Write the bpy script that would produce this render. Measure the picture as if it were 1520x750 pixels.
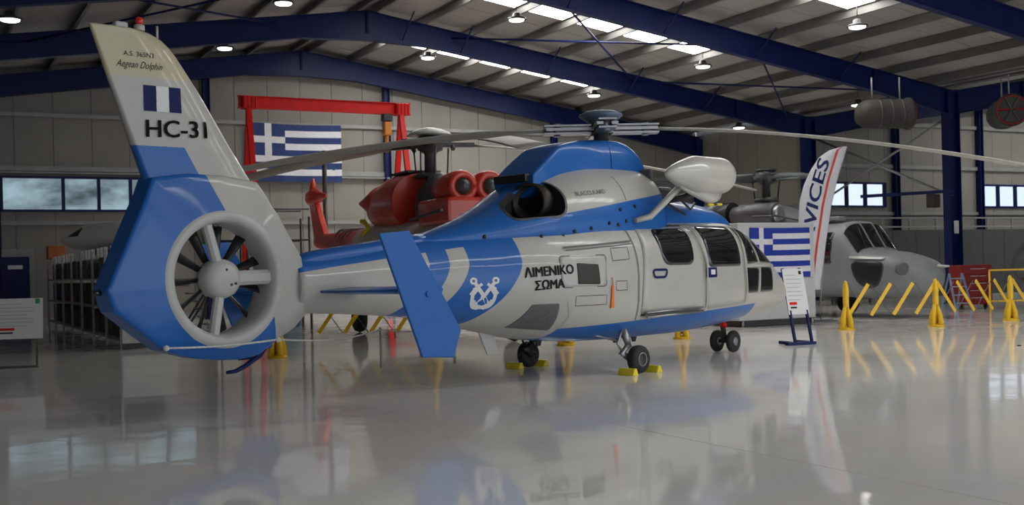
import bpy, bmesh, math, random
from math import sin, cos, pi, radians, sqrt, atan2
from mathutils import Vector, Matrix
random.seed(7)
for o in list(bpy.data.objects): bpy.data.objects.remove(o)
SC = bpy.context.scene; COL = SC.collection
# ------------------------------------------------------------------ camera, sky, light, exposure
CAM_Z = 1.403
cd = bpy.data.cameras.new('camera'); cam = bpy.data.objects.new('camera', cd); COL.objects.link(cam)
cd.sensor_width = 36; cd.lens = 1685.03*36/1520; cd.shift_y = 25/1520; cd.clip_end = 400
cd.dof.use_dof = True; cd.dof.focus_distance = 13.5; cd.dof.aperture_fstop = 2.4
cam.matrix_world = Matrix.Translation((0, 0, CAM_Z)) @ Matrix.Rotation(pi/2, 4, 'X') @ Matrix.Rotation(-0.0249, 4, 'Z')
SC.camera = cam
SC.view_settings.view_transform = 'Standard'; SC.view_settings.look = 'None'
SC.view_settings.gamma = 1; SC.view_settings.use_curve_mapping = False
SC.view_settings.exposure = 0.32
W = bpy.data.worlds.new('overcast'); SC.world = W; W.use_nodes = True
bg = W.node_tree.nodes['Background']; bg.inputs[0].default_value = (.80, .88, 1, 1); bg.inputs[1].default_value = .9
PHI = .4825            # hangar axis against the view
HR = Matrix.Rotation(PHI, 4, 'Z')   # hangar frame: x = V (across), y = U (along), z = up
def HB(V, U, Z=0): return HR @ Vector((V, U, Z))
# daylight entering the wide open hangar front behind the photographer
al = bpy.data.lights.new('hangar_doorway_daylight', 'AREA'); al.shape = 'RECTANGLE'; al.size = 28; al.size_y = 4.6
al.energy = 380; al.color = (.93, .96, 1)
ao = bpy.data.objects.new('hangar_doorway_daylight', al); COL.objects.link(ao)
ao.matrix_world = HR @ Matrix.Translation((12, -7.6, 2.6)) @ Matrix.Rotation(radians(90), 4, 'X') @ Matrix.Rotation(pi, 4, 'Y') @ Matrix.Rotation(0, 4, 'Z')
# orient so that it shines along +U
ao.matrix_world = HR @ Matrix.Translation((12, -7.6, 2.6)) @ Matrix.Rotation(radians(90), 4, 'X')

# ------------------------------------------------------------------ materials
def nt(m): return m.node_tree
class E:
    """tiny expression builder on shader math nodes"""
    def __init__(s, t, sock): s.t = t; s.s = sock
    def _op(s, op, *a):
        n = s.t.nodes.new('ShaderNodeMath'); n.operation = op
        for i, v in enumerate((s,)+a):
            if isinstance(v, E): s.t.links.new(v.s, n.inputs[i])
            else: n.inputs[i].default_value = v
        return E(s.t, n.outputs[0])
    def __add__(s, o): return s._op('ADD', o)
    def __sub__(s, o): return s._op('SUBTRACT', o)
    def __mul__(s, o): return s._op('MULTIPLY', o)
    __radd__ = __add__; __rmul__ = __mul__
    def gt(s, o): return s._op('GREATER_THAN', o)
    def lt(s, o): return s._op('LESS_THAN', o)
    def mx(s, o): return s._op('MAXIMUM', o)
    def mn(s, o): return s._op('MINIMUM', o)
    def pw(s, o): return s._op('POWER', o)
    def ab(s): return s._op('ABSOLUTE')
def OR(a, *r):
    for b in r: a = a.mx(b)
    return a
def AND(a, *r):
    for b in r: a = a*b
    return a
def NOT(a): return a*-1.0+1.0
def mat(name, col, rough=.5, metal=0, var=.06, vs=3, bump=0, bs=40, coat=0, emis=None, es=0, spec=.5, trans=0, coords='Object', paint=None):
    m = bpy.data.materials.new(name); m.use_nodes = True; t = m.node_tree
    b = t.nodes['Principled BSDF']
    b.inputs['Roughness'].default_value = rough; b.inputs['Metallic'].default_value = metal
    b.inputs['Coat Weight'].default_value = coat; b.inputs['Coat Roughness'].default_value = .06
    b.inputs['Specular IOR Level'].default_value = spec; b.inputs['Transmission Weight'].default_value = trans
    tc = t.nodes.new('ShaderNodeTexCoord'); src = tc.outputs[coords]
    base = None
    if paint:
        sx = t.nodes.new('ShaderNodeSeparateXYZ'); t.links.new(src, sx.inputs[0])
        X, Y, Z = (E(t, sx.outputs[i]) for i in range(3))
        cur = None
        for i, (c, f) in enumerate(paint):
            if cur is None:
                rgb = t.nodes.new('ShaderNodeRGB'); rgb.outputs[0].default_value = (*c, 1); cur = rgb.outputs[0]; continue
            mm = t.nodes.new('ShaderNodeMix'); mm.data_type = 'RGBA'
            t.links.new(f(X, Y, Z).s, mm.inputs[0]); t.links.new(cur, mm.inputs[6]); mm.inputs[7].default_value = (*c, 1)
            cur = mm.outputs[2]
        base = cur
    if var > 0:
        nz = t.nodes.new('ShaderNodeTexNoise'); nz.inputs['Scale'].default_value = vs; nz.inputs['Detail'].default_value = 5
        t.links.new(src, nz.inputs['Vector'])
        mr = t.nodes.new('ShaderNodeMapRange'); mr.inputs[1].default_value = .3; mr.inputs[2].default_value = .7
        mr.inputs[3].default_value = 1-var; mr.inputs[4].default_value = 1+var
        t.links.new(nz.outputs[0], mr.inputs[0])
        vm = t.nodes.new('ShaderNodeVectorMath'); vm.operation = 'SCALE'
        if base is None: vm.inputs[0].default_value = col
        else: t.links.new(base, vm.inputs[0])
        t.links.new(mr.outputs[0], vm.inputs['Scale']); t.links.new(vm.outputs[0], b.inputs['Base Color'])
    elif base is not None: t.links.new(base, b.inputs['Base Color'])
    else: b.inputs['Base Color'].default_value = (*col, 1)
    if bump:
        nb = t.nodes.new('ShaderNodeTexNoise'); nb.inputs['Scale'].default_value = bs; nb.inputs['Detail'].default_value = 3
        t.links.new(src, nb.inputs['Vector'])
        bp = t.nodes.new('ShaderNodeBump'); bp.inputs['Strength'].default_value = bump; bp.inputs['Distance'].default_value = .01
        t.links.new(nb.outputs[0], bp.inputs['Height']); t.links.new(bp.outputs[0], b.inputs['Normal'])
    if emis:
        b.inputs['Emission Color'].default_value = (*emis, 1); b.inputs['Emission Strength'].default_value = es
    return m
BLUE = (.012, .115, .41); WHITE = (.45, .437, .40); CREAM = (.50, .45, .30); NAVY = (.012, .03, .16)
M = {}
M['wall'] = mat('wall_panel_paint', (.235, .222, .198), .55, spec=.3, var=.05, vs=.8, bump=.03, bs=6)
M['roofp'] = mat('roof_panel_paint', (.33, .318, .305), .6, spec=.3, var=.05, vs=.7)
M['purlin'] = mat('galvanised_purlin', (.16, .155, .145), .5, .3, var=.15, vs=2)
M['navy'] = mat('navy_steel_paint', (.003, .009, .075), .45, spec=.25, var=.12, vs=1.5)
M['girt'] = mat('grey_girt', (.27, .27, .26), .5, .2, var=.1)
M['sky'] = mat('skylight_panel', (.8, .8, .8), .5, var=0, emis=(1, .985, .95), es=13)
M['lens'] = mat('lamp_lens', (.9, .9, .9), .4, var=0, emis=(1, .98, .94), es=5)
M['dark'] = mat('black_paint', (.012, .012, .014), .4, var=.1)
M['darkgrey'] = mat('dark_grey_metal', (.07, .07, .072), .45, .3, var=.2, vs=5)
M['steel'] = mat('bare_steel', (.32, .32, .33), .35, .7, var=.15, vs=6)
M['rubber'] = mat('tyre_rubber', (.018, .018, .019), .7, var=.2, vs=12, bump=.2)
M['white'] = mat('white_gloss', WHITE, .3, var=.03, coat=.4)
M['blue'] = mat('light_blue_gloss', BLUE, .35, var=.04, coat=.2, spec=.3)
M['yellow'] = mat('yellow_paint', (.78, .47, .015), .35, var=.1, vs=6)
M['yellow2'] = mat('bright_yellow_rubber', (.75, .60, .03), .5, var=.08)
M['orange'] = mat('orange_fabric', (.8, .18, .02), .6, var=.1)
M['red'] = mat('red_gloss_crane', (.62, .008, .006), .45, var=.12, vs=4, spec=.25)
M['glass'] = mat('dark_cockpit_glass', (.012, .013, .014), .05, var=.3, vs=2, spec=.8)
M['duct'] = mat('duct_light_grey', (.46, .46, .44), .35, var=.04)
M['blade'] = mat('rotor_blade_grey', (.33, .315, .28), .45, var=.08)
M['vent'] = mat('vent_mesh_grey', (.11, .112, .115), .55, var=.35, vs=60, bump=.4, bs=150)
M['ink'] = mat('black_lettering', (.008, .008, .008), .6, spec=.2, var=0)
M['navyflat'] = mat('navy_flag_paint', (.006, .012, .085), .55, spec=.2, var=.05)
M['whiteflat'] = mat('white_flat', (.72, .72, .72), .6, var=.02)
M['flagblue'] = mat('flag_blue_cloth', (.010, .03, .30), .8, var=.06, vs=8)
M['flagblue2'] = mat('flag_faded_navy_cloth', (.020, .04, .14), .85, var=.1, vs=5)
M['flagwhite'] = mat('flag_white_cloth', (.66, .66, .70), .8, var=.05, vs=8)
M['rope'] = mat('white_rope', (.6, .6, .57), .8, var=.2, vs=60)
def hull_blue(X, Y, Z):
    c = (Z*-1+1.5).mx(0).pw(1.5)*-.9 + -1.85
    d = X - c
    bandz = (X+4.7)*.116 + 1.43
    return OR(AND(d.lt(0), d.gt(-.68)), AND(d.lt(-.93), d.gt(-1.2)), AND(Z.gt(bandz), d.lt(-.1)),
              AND(X.gt(-1.2+0), X.lt(3.12), Z.lt(X*.036+.69)))
M['hull'] = mat('hull_white_and_blue', WHITE, .35, var=.035, vs=2, coat=.25, spec=.3, paint=[(WHITE, None), (BLUE, hull_blue)])
def cowl_white(X, Y, Z): return AND(X.gt(-1.10), Z.gt((X+1.08)*.15+2.085))
M['cowl'] = mat('cowling_blue_and_white', BLUE, .35, var=.04, vs=2, coat=.25, spec=.3, paint=[(BLUE, None), (WHITE, cowl_white)])
def fin_blue(X, Y, Z):
    line = (Z*-1+2.2)*.56 + -5.73
    return AND(X.lt(line), Z.lt(2.668))
def fin_cream(X, Y, Z): return Z.gt(3.32)
M['fin'] = mat('fin_paint', WHITE, .35, var=.035, vs=2, coat=.2, spec=.3, paint=[(WHITE, None), (BLUE, fin_blue), (CREAM, fin_cream)])
def shroud_blue(X, Y, Z):
    line = (Z*-1+2.2)*.52 + -5.69
    low = AND(Z.lt(1.08), X.lt((Z*-1+1.08).mx(0).pw(.6)*.22+-5.13))
    return OR(AND(X.lt(line), Z.gt(1.0)), low)
M['shroud'] = mat('shroud_paint', WHITE, .35, var=.035, vs=2, coat=.25, spec=.3, paint=[(WHITE, None), (BLUE, shroud_blue)])

# ------------------------------------------------------------------ mesh builder
class MB:
    def __init__(s): s.v = []; s.f = []; s.sm = []
    def add(s, vs, fs, smooth=False, mx=None):
        o = len(s.v)
        for p in vs:
            p = Vector(p); s.v.append(tuple(mx @ p if mx is not None else p))
        for f in fs: s.f.append(tuple(i+o for i in f)); s.sm.append(smooth)
        return s
    def box(s, c, d, mx=None):
        x, y, z = (a/2 for a in d); c = Vector(c)
        vs = [c+Vector((i*x, j*y, k*z)) for i in (-1, 1) for j in (-1, 1) for k in (-1, 1)]
        return s.add(vs, [(0, 1, 3, 2), (4, 6, 7, 5), (0, 4, 5, 1), (2, 3, 7, 6), (0, 2, 6, 4), (1, 5, 7, 3)], False, mx)
    def bar(s, a, b, w, h, up=(0, 0, 1)):
        a, b = Vector(a), Vector(b); d = (b-a); L = d.length; d.normalize()
        u = Vector(up)
        if abs(d.dot(u)) > .98: u = Vector((1, 0, 0))
        x = d.cross(u).normalized(); z = x.cross(d)
        m = Matrix((x, d, z)).transposed().to_4x4(); m.translation = (a+b)/2
        return s.box((0, 0, 0), (w, L, h), m)
    def tube(s, pts, r, n=8, caps=True):
        pts = [Vector(p) for p in pts]; rr = r if isinstance(r, (list, tuple)) else [r]*len(pts)
        rings = []; pn = None
        for i, p in enumerate(pts):
            t = (pts[min(i+1, len(pts)-1)]-pts[max(i-1, 0)]).normalized()
            if pn is None:
                pn = t.cross(Vector((0, 0, 1)) if abs(t.z) < .9 else Vector((1, 0, 0))).normalized()
            else:
                pn = (pn-t*pn.dot(t)).normalized()
            q = t.cross(pn)
            rings.append([p+(pn*cos(2*pi*k/n)+q*sin(2*pi*k/n))*rr[i] for k in range(n)])
        return s.rings(rings, True, caps)
    def rings(s, rings, smooth=True, caps=True, closed=True):
        n = len(rings[0]); vs = [p for r in rings for p in r]; fs = []
        for i in range(len(rings)-1):
            for k in range(n if closed else n-1):
                a = i*n+k; b = i*n+(k+1) % n
                fs.append((a, b, b+n, a+n))
        s.add(vs, fs, smooth)
        if caps:
            o = len(s.v)-len(vs)
            s.f.append(tuple(o+k for k in range(n))[::-1]); s.sm.append(False)
            s.f.append(tuple(o+(len(rings)-1)*n+k for k in range(n))); s.sm.append(False)
        return s
    def lathe(s, prof, o=(0, 0, 0), axis=(0, 0, 1), n=24, smooth=True):
        # prof: (radius, height along axis)
        ax = Vector(axis).normalized(); u = ax.cross(Vector((0, 0, 1)) if abs(ax.z) < .9 else Vector((1, 0, 0))).normalized(); w = ax.cross(u); o = Vector(o)
        return s.rings([[o+ax*h+(u*cos(2*pi*k/n)+w*sin(2*pi*k/n))*max(r, .0005) for k in range(n)] for r, h in prof], smooth, True)
    def prism(s, poly, f, t0, t1):
        # poly list of 2D; f(a, b, t) -> point
        n = len(poly); vs = [f(a, b, t0) for a, b in poly]+[f(a, b, t1) for a, b in poly]
        fs = [tuple(range(n)), tuple(range(2*n-1, n-1, -1))]+[(i, i+n, (i+1) % n+n, (i+1) % n) for i in range(n)]
        return s.add(vs, fs)
    def build(s, name, m, parent=None, bevel=0, label=None):
        me = bpy.data.meshes.new(name); me.from_pydata(s.v, [], s.f); me.validate()
        if len(me.polygons) == len(s.sm): me.polygons.foreach_set('use_smooth', s.sm)
        bm = bmesh.new(); bm.from_mesh(me); bmesh.ops.remove_doubles(bm, verts=bm.verts, dist=1e-5)
        bmesh.ops.recalc_face_normals(bm, faces=bm.faces); bm.to_mesh(me); bm.free()
        if m: me.materials.append(m)
        o = bpy.data.objects.new(name, me); COL.objects.link(o)
        if parent: o.parent = parent
        if bevel:
            bv = o.modifiers.new('bevel', 'BEVEL'); bv.width = bevel; bv.segments = 2; bv.limit_method = 'ANGLE'; bv.angle_limit = radians(40)
        if label: o['label'] = label
        return o
def thing(name, label, cat, loc=(0, 0, 0), rz=0, group=None, mx=None):
    o = bpy.data.objects.new(name, None); COL.objects.link(o); o.empty_display_size = .2
    o.location = loc; o.rotation_euler = (0, 0, rz)
    if mx is not None: o.matrix_world = mx
    o['label'] = label; o['category'] = cat
    if group: o['group'] = group
    return o
def struct(name, label=None, m=None):
    o = bpy.data.objects.new(name, None); COL.objects.link(o); o['kind'] = 'structure'
    if label: o['label'] = label
    o.matrix_world = HR
    return o
def tag(o, label=None, cat=None, group=None, kind=None):
    for k, v in (('label', label), ('category', cat), ('group', group), ('kind', kind)):
        if v: o[k] = v
    return o
def kids(o): return [c for c in bpy.data.objects if c.parent == o]
def copy_tree(o, tree, parent=None):
    c = o.copy(); COL.objects.link(c)
    if parent: c.parent = parent
    for ch in tree.get(o, ()): copy_tree(ch, tree, c)
    return c
def tree_of(o):
    t = {}
    for c in bpy.data.objects:
        if c.parent: t.setdefault(c.parent, []).append(c)
    return t
def dup_mesh(o, parent, loc=(0, 0, 0), rot=None, scale=None):
    c = o.copy(); COL.objects.link(c); c.parent = parent; c.location = loc
    if rot is not None: c.rotation_euler = rot
    if scale is not None: c.scale = scale
    return c
def text_pts(body, size, shear=0, offset=0, xs=1):
    cu = bpy.data.curves.new('t', 'FONT'); cu.body = body; cu.size = size; cu.shear = shear; cu.offset = offset
    cu.align_x = 'LEFT'; cu.resolution_u = 3
    ob = bpy.data.objects.new('t', cu); COL.objects.link(ob)
    dg = bpy.context.evaluated_depsgraph_get(); me = ob.evaluated_get(dg).to_mesh()
    vs = [(v.co.x*xs, v.co.y) for v in me.vertices]; fs = [tuple(p.vertices) for p in me.polygons]
    ob.to_mesh_clear(); bpy.data.objects.remove(ob); bpy.data.curves.remove(cu)
    return vs, fs
def lettering(name, body, width, height, f, m, parent, shear=0, bold=0, label=None):
    """text scaled to width x height (cap height) and mapped by f(a, b) -> point"""
    vs, fs = text_pts(body, 1, shear, 0)
    if bold:
        v0, f0 = vs, fs
        for q_, (sx_, sy_) in enumerate(((1, 0), (0, .5), (1, .5), (.5, .25))):
            n0 = len(vs); vs = vs+[(x+bold*2*sx_, y+bold*2*sy_) for x, y in v0]; fs = fs+[tuple(i+n0 for i in f_) for f_ in f0]
    x0 = min(v[0] for v in vs); x1 = max(v[0] for v in vs); y1 = max(v[1] for v in vs); y0 = 0
    flat = bpy.data.meshes.new(name); flat.from_pydata([((v[0]-x0)/(x1-x0)*width, v[1]/y1*height, 0) for v in vs], [], fs)
    bm = bmesh.new(); bm.from_mesh(flat)
    for ax, L_, st_ in ((0, width, max(.03, width/40)), (1, height, max(.03, height/12))):
        k = st_
        while k < L_:
            bmesh.ops.bisect_plane(bm, geom=bm.verts[:]+bm.edges[:]+bm.faces[:], plane_co=(k, 0, 0) if ax == 0 else (0, k, 0), plane_no=(1, 0, 0) if ax == 0 else (0, 1, 0)); k += st_
    for v_ in bm.verts: v_.co = Vector(f(v_.co.x, v_.co.y))
    me = flat; bm.to_mesh(me); bm.free(); me.materials.append(m)
    o = bpy.data.objects.new(name, me); COL.objects.link(o); o.parent = parent
    if label: o['label'] = label
    return o
def bool_cut(o, cutter):
    md = o.modifiers.new('b', 'BOOLEAN'); md.operation = 'DIFFERENCE'; md.object = cutter; md.solver = 'EXACT'
    dg = bpy.context.evaluated_depsgraph_get(); dg.update()
    me = bpy.data.meshes.new_from_object(o.evaluated_get(dg)); o.modifiers.remove(md)
    o.data = me; bpy.data.objects.remove(cutter)
# ------------------------------------------------------------------ setting (hangar frame: x=V, y=U, z)
ZR, ZV, VR, VV = 9.12, 6.66, 11.9, 28.82         # ridge / valley heights of the rafters, and their places
SLP = (ZR-ZV)/(VV-VR)
UG, UR = 38.45, 32.2
def raf(V):                                       # rafter top height
    k = VR if V < VV else VV+(VV-VR)
    return ZR-SLP*abs(V-k)
def roofz(V): return raf(V)+.24
floor = struct('floor', 'glossy light grey epoxy hangar floor')
def floor_material():
    m = mat('glossy_epoxy', (.86, .835, .79), .1, var=.05, vs=.5, coat=0, spec=.5)
    t = m.node_tree; b = t.nodes['Principled BSDF']
    tc = [n for n in t.nodes if n.type == 'TEX_COORD'][0]
    mp = t.nodes.new('ShaderNodeMapping'); mp.inputs['Scale'].default_value = (1, 1, 1); t.links.new(tc.outputs['Object'], mp.inputs[0])
    n1 = t.nodes.new('ShaderNodeTexNoise'); n1.inputs['Scale'].default_value = 1.6; n1.inputs['Detail'].default_value = 2
    t.links.new(mp.outputs[0], n1.inputs['Vector'])
    bp = t.nodes.new('ShaderNodeBump'); bp.inputs['Strength'].default_value = .55; bp.inputs['Distance'].default_value = .006
    t.links.new(n1.outputs[0], bp.inputs['Height']); t.links.new(bp.outputs[0], b.inputs['Normal'])
    n2 = t.nodes.new('ShaderNodeTexNoise'); n2.inputs['Scale'].default_value = .9; n2.inputs['Detail'].default_value = 6
    t.links.new(mp.outputs[0], n2.inputs['Vector'])
    mr = t.nodes.new('ShaderNodeMapRange'); mr.inputs[1].default_value = .35; mr.inputs[2].default_value = .7; mr.inputs[3].default_value = .04; mr.inputs[4].default_value = .11
    t.links.new(n2.outputs[0], mr.inputs[0]); t.links.new(mr.outputs[0], b.inputs['Roughness'])
    return m
M['floor'] = floor_material()
M['joint'] = mat('joint_filler', (.10, .10, .095), .5, var=.1)
MB().box((28, 15, -.16), (72, 54, .2)).build('subfloor', M['joint'], floor)
g = .006
for (a, b_) in ((-5.3, 5.465), (5.465, 17.2), (17.2, 28.9), (28.9, 40.6), (40.6, 63)):
    MB().box(((a+b_)/2, 15, -.03), (b_-a-2*g, 48, .06)).build('floor_slab', M['floor'], floor)

# --- walls of insulated panels, one object per panel
def wall(name, label, along, at, a0, a1, holes, base=0.0, top=None, pw=1.15, facing=-1, trim=True):
    """along 'V': wall at U=at spanning V; along 'U': wall at V=at spanning U. holes: (a0,a1,z0,z1)"""
    w = struct(name, label); cache = {}
    def topz(a): return top if top is not None else roofz(a)-.02
    a = a0
    def seg(p, q, z0, z1p, z1q):
        mb = MB(); g2 = .008
        T = .08*(1 if True else -1)
        P = [(p+g2, z0), (q-g2, z0), (q-g2, z1q), (p+g2, z1p)]
        if along == 'V': mb.prism(P, lambda x, z, t: (x, at+t, z), 0, T)
        else: mb.prism(P, lambda x, z, t: (at+t, x, z), 0, T)
        o = mb.build('wall_panel', M['wall'], w); return o
    cuts = sorted({a0, a1} | {h[0] for h in holes} | {h[1] for h in holes})
    x = a0; edges = [a0]
    while x < a1-1e-6:
        x = min(x+pw, a1); edges.append(x)
    for h in holes: edges += [h[0], h[1]]
    edges = sorted(set(round(e, 4) for e in edges if a0-1e-6 <= e <= a1+1e-6))
    for p, q in zip(edges[:-1], edges[1:]):
        if q-p < .03: continue
        hs = [h for h in holes if h[0] <= p+1e-4 and q-1e-4 <= h[1]]
        if hs:
            h = hs[0]; 
            if h[2] > base+.01: seg(p, q, base, h[2], h[2])
            seg(p, q, h[3], topz(p), topz(q))
        else: seg(p, q, base, topz(p), topz(q))
    # added unseen sheet behind the panels, stops sky light leaking through the joints
    mb = MB(); zt_ = (lambda q: topz(q)+.3); hz = sorted(holes); xs = [a0]+[v for h in hz for v in (h[0], h[1])]+[a1]
    if along == 'V' and a0 < VR < a1: xs = sorted(set(xs+[VR]))
    if along == 'V' and a1 > 2*VV-VR: xs = sorted(set(xs+[2*VV-VR]))
    FX = (lambda x, z, t: (x, at+t, z)) if along == 'V' else (lambda x, z, t: (at+t, x, z))
    for p, q in zip(xs[:-1], xs[1:]):
        hh = [h for h in holes if h[0] <= p+1e-4 and q-1e-4 <= h[1]]
        if hh: mb.prism([(p, 0), (q, 0), (q, hh[0][2]), (p, hh[0][2])], FX, .085, .10); mb.prism([(p, hh[0][3]), (q, hh[0][3]), (q, zt_(q)), (p, zt_(p))], FX, .085, .10)
        else: mb.prism([(p, 0), (q, 0), (q, zt_(q)), (p, zt_(p))], FX, .085, .10)
    mb.build('light_stop_sheet', M['girt'], w)
    return w
W1 = (2.33, 8.2, 3.58, 4.70); W2 = (30.2, 33.25, 3.44, 4.40); W3 = (38.55, 41.7, 3.44, 4.40)
wb = wall('wall_back', 'beige panelled gable wall behind the red crane', 'V', UG, -5.3, 28.98, [W1])
wr = wall('wall_back_right', 'beige panelled wall with small windows behind the grey helicopter', 'V', UR, 28.98, 62.8, [W2, W3])
wret = wall('wall_return', 'beige panelled wall joining the two back walls', 'U', 28.98, UR+.1, UG+.1, [], top=ZV+.1)
wl = struct('wall_left', 'left side wall of the hangar'); MB().box((-5.35, 15, 3.4), (.1, 48, 6.8)).build('wall_sheet', M['wall'], wl)
wz = struct('wall_right', 'far right side wall of the hangar'); MB().box((62.85, 12, 3.4), (.1, 42, 6.8)).build('wall_sheet', M['wall'], wz)
# girts and gutter rails on the walls
def rail(w, z, h, d, a0, a1, at, m='girt'):
    MB().box(((a0+a1)/2, at-d/2, z), (a1-a0, d, h)).build('girt', M[m], w)
for z, h, d in ((6.62, .12, .12), (4.93, .16, .14), (4.80, .05, .2), (3.22, .12, .12), (.12, .24, .03)): rail(wb, z, h, d, -5.2, 28.8, UG)
for z, h, d in ((6.68, .14, .12), (5.02, .14, .12), (3.2, .12, .12)): rail(wr, z, h, d, 29.1, 62.5, UR)
# windows
M['pane'] = mat('window_glass', (.9, .95, 1), .02, var=0, trans=1, spec=.5)
M['pane'].node_tree.nodes['Principled BSDF'].inputs['IOR'].default_value = 1.05
def window(name, label, U, h, muls):
    w = struct(name, label); v0, v1, z0, z1 = h; fr = .07
    mb = MB(); 
    for (c, d) in ((((v0+v1)/2, U+.0, z0+fr/2), (v1-v0, .16, fr)), (((v0+v1)/2, U, z1-fr/2), (v1-v0, .16, fr)), ((v0+fr/2, U, (z0+z1)/2), (fr, .16, z1-z0)), ((v1-fr/2, U, (z0+z1)/2), (fr, .16, z1-z0))): mb.box(c, d)
    mb.build('window_frame', M['navy'], w)
    ed = [v0+fr]+list(muls)+[v1-fr]
    for x in muls: MB().box((x, U, (z0+z1)/2), (.1, .13, z1-z0-2*fr)).build('mullion', M['navy'], w)
    for a, b_ in zip(ed[:-1], ed[1:]):
        MB().box(((a+b_)/2, U+.05, (z0+z1)/2), (b_-a-.05, .012, z1-z0-2*fr)).build('pane', M['pane'], w)
window('window_1', 'long navy framed ribbon window on the left of the back wall', UG, W1, (4.15, 5.22, 6.2, 7.2))
window('window_2', 'three pane navy framed window right of the feather banner', UR, W2, (31.25, 32.2))
window('window_3', 'three pane navy framed window at the right edge', UR, W3, (39.6, 40.65))
# outside: a scrubby hillside seen through the panes
M['hill'] = mat('scrub_hillside', (.24, .29, .28), .9, var=.75, vs=.6)
hb = MB(); N = 40
vs = []; 
for i in range(N+1):
    for j in range(6):
        V = -25+i*3.2; U = 55+j*7
        vs.append((V, U, -1+j*5.0*(1.0 if V < 25 else max(.25, 1-(V-25)*.03))+.8*sin(i*1.3)+.6*sin(j*2.1+i*.7)))
fs = [(i*6+j, i*6+j+1, (i+1)*6+j+1, (i+1)*6+j) for i in range(N) for j in range(5)]
hb.add(vs, fs, True); hill = hb.build('hillside', M['hill']); hill.matrix_world = HR; tag(hill, 'green scrubby hillside seen through the left windows', kind='structure')
# door in the back wall
d1 = struct('door_1', 'navy door with grey frame at the left of the back wall')
MB().box((3.02-.35, UG-.05, 1.2), (1.15, .1, 2.45)).build('door_frame', M['girt'], d1)
MB().box((3.02-.33, UG-.12, 1.15), (.82, .06, 2.05)).build('door_leaf', M['navy'], d1, .01)
MB().box((3.02-.33, UG-.16, 1.85), (.42, .02, .12)).build('door_plate', M['whiteflat'], d1)

# --- steel frames
def column(V, U, zt, w=.3, d=.5, name='steel_column', label=None):
    c = struct(name, label); mb = MB()
    for s_ in (-1, 1): mb.box((V+s_*(d/2-.015), U, zt/2), (.03, w, zt))
    mb.box((V, U, zt/2), (d-.06, .02, zt)); mb.box((V, U, .015), (d+.15, w+.15, .03))
    mb.build('column_shaft', M['navy'], c)
    return c
UA, SP = 25.12, 6.44
for k, lb in ((-1, 'navy steel valley column nearest the camera at the right'), (0, 'navy steel valley column right of the grey helicopter nose'), (1, 'navy steel valley column behind the feather banner'), (2, 'navy steel valley column at the corner of the back wall')):
    c = column(VV, UA+SP*k-(.0 if k < 2 else .0), ZV-.05, label=lb)
    if k == 0:
        MB().box((VV-.05, UA-.17, 2.38), (.18, .03, .4)).build('notice_plate', M['whiteflat'], c)
for i, V in enumerate((2.2, 8.67, 15.1, 22.03)):
    column(V, UG-.18, raf(V)-.35, .22, .22, label='slim navy gable post number %s of the back wall' % ('one', 'two behind the tail fin', 'three at the red crane leg', 'four left of the rotor head')[i])
for i, V in enumerate((33.7, 38.4, 43.1, 47.8)):
    column(V, UR-.16, raf(V)-.3, .22, .22, label='slim navy wall post %s' % ('left of the big column', 'right of the big column', 'beyond the right edge window', 'far right')[i])
ceil = struct('ceiling', 'pitched ceiling of pale roof panels on dark purlins with navy rafters')
def rafter(U, bays=2):
    mb = MB(); D = .64
    def half(Vr, Ve, ze, zr, zh=5.95, hl=3.3):
        sg = 1 if Ve > Vr else -1
        q = lambda V: zr-(zr-ze)*abs(V-Vr)/abs(Ve-Vr)
        top = [(Vr, q(Vr)), (Ve, q(Ve))]
        bot = [(Ve, zh), (Ve-sg*.25, zh), (Ve-sg*hl, q(Ve-sg*hl)-D), (Vr+sg*2.0, q(Vr+sg*2)-D), (Vr, q(Vr)-D-.22)]
        mb.prism(top+bot, lambda x, z, t: (x, U+t, z), -.011, .011)
        for poly, w in ((top, .22), (bot[1:], .22)):
            for a, b_ in zip(poly[:-1], poly[1:]): mb.bar((a[0], U, a[1]), (b_[0], U, b_[1]), w, .022)
        for V in (Ve-sg*hl, Vr+sg*.02):                 # stiffeners
            z1 = q(V); mb.box((V, U, z1-D/2), (.02, .2, D))
    half(VR, VV, ZV, ZR); half(VR, -4.95, raf(-4.95), ZR)
    if bays > 1:
        half(2*VV-VR, VV, ZV, ZR); half(2*VV-VR, 62.6, ZV, ZR)
    return mb.build('rafter', M['navy'], ceil)
for k in (-4, -3, -2, -1, 0, 1): rafter(UA+SP*k, 2)
rafter(UG-.42, 1)
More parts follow.
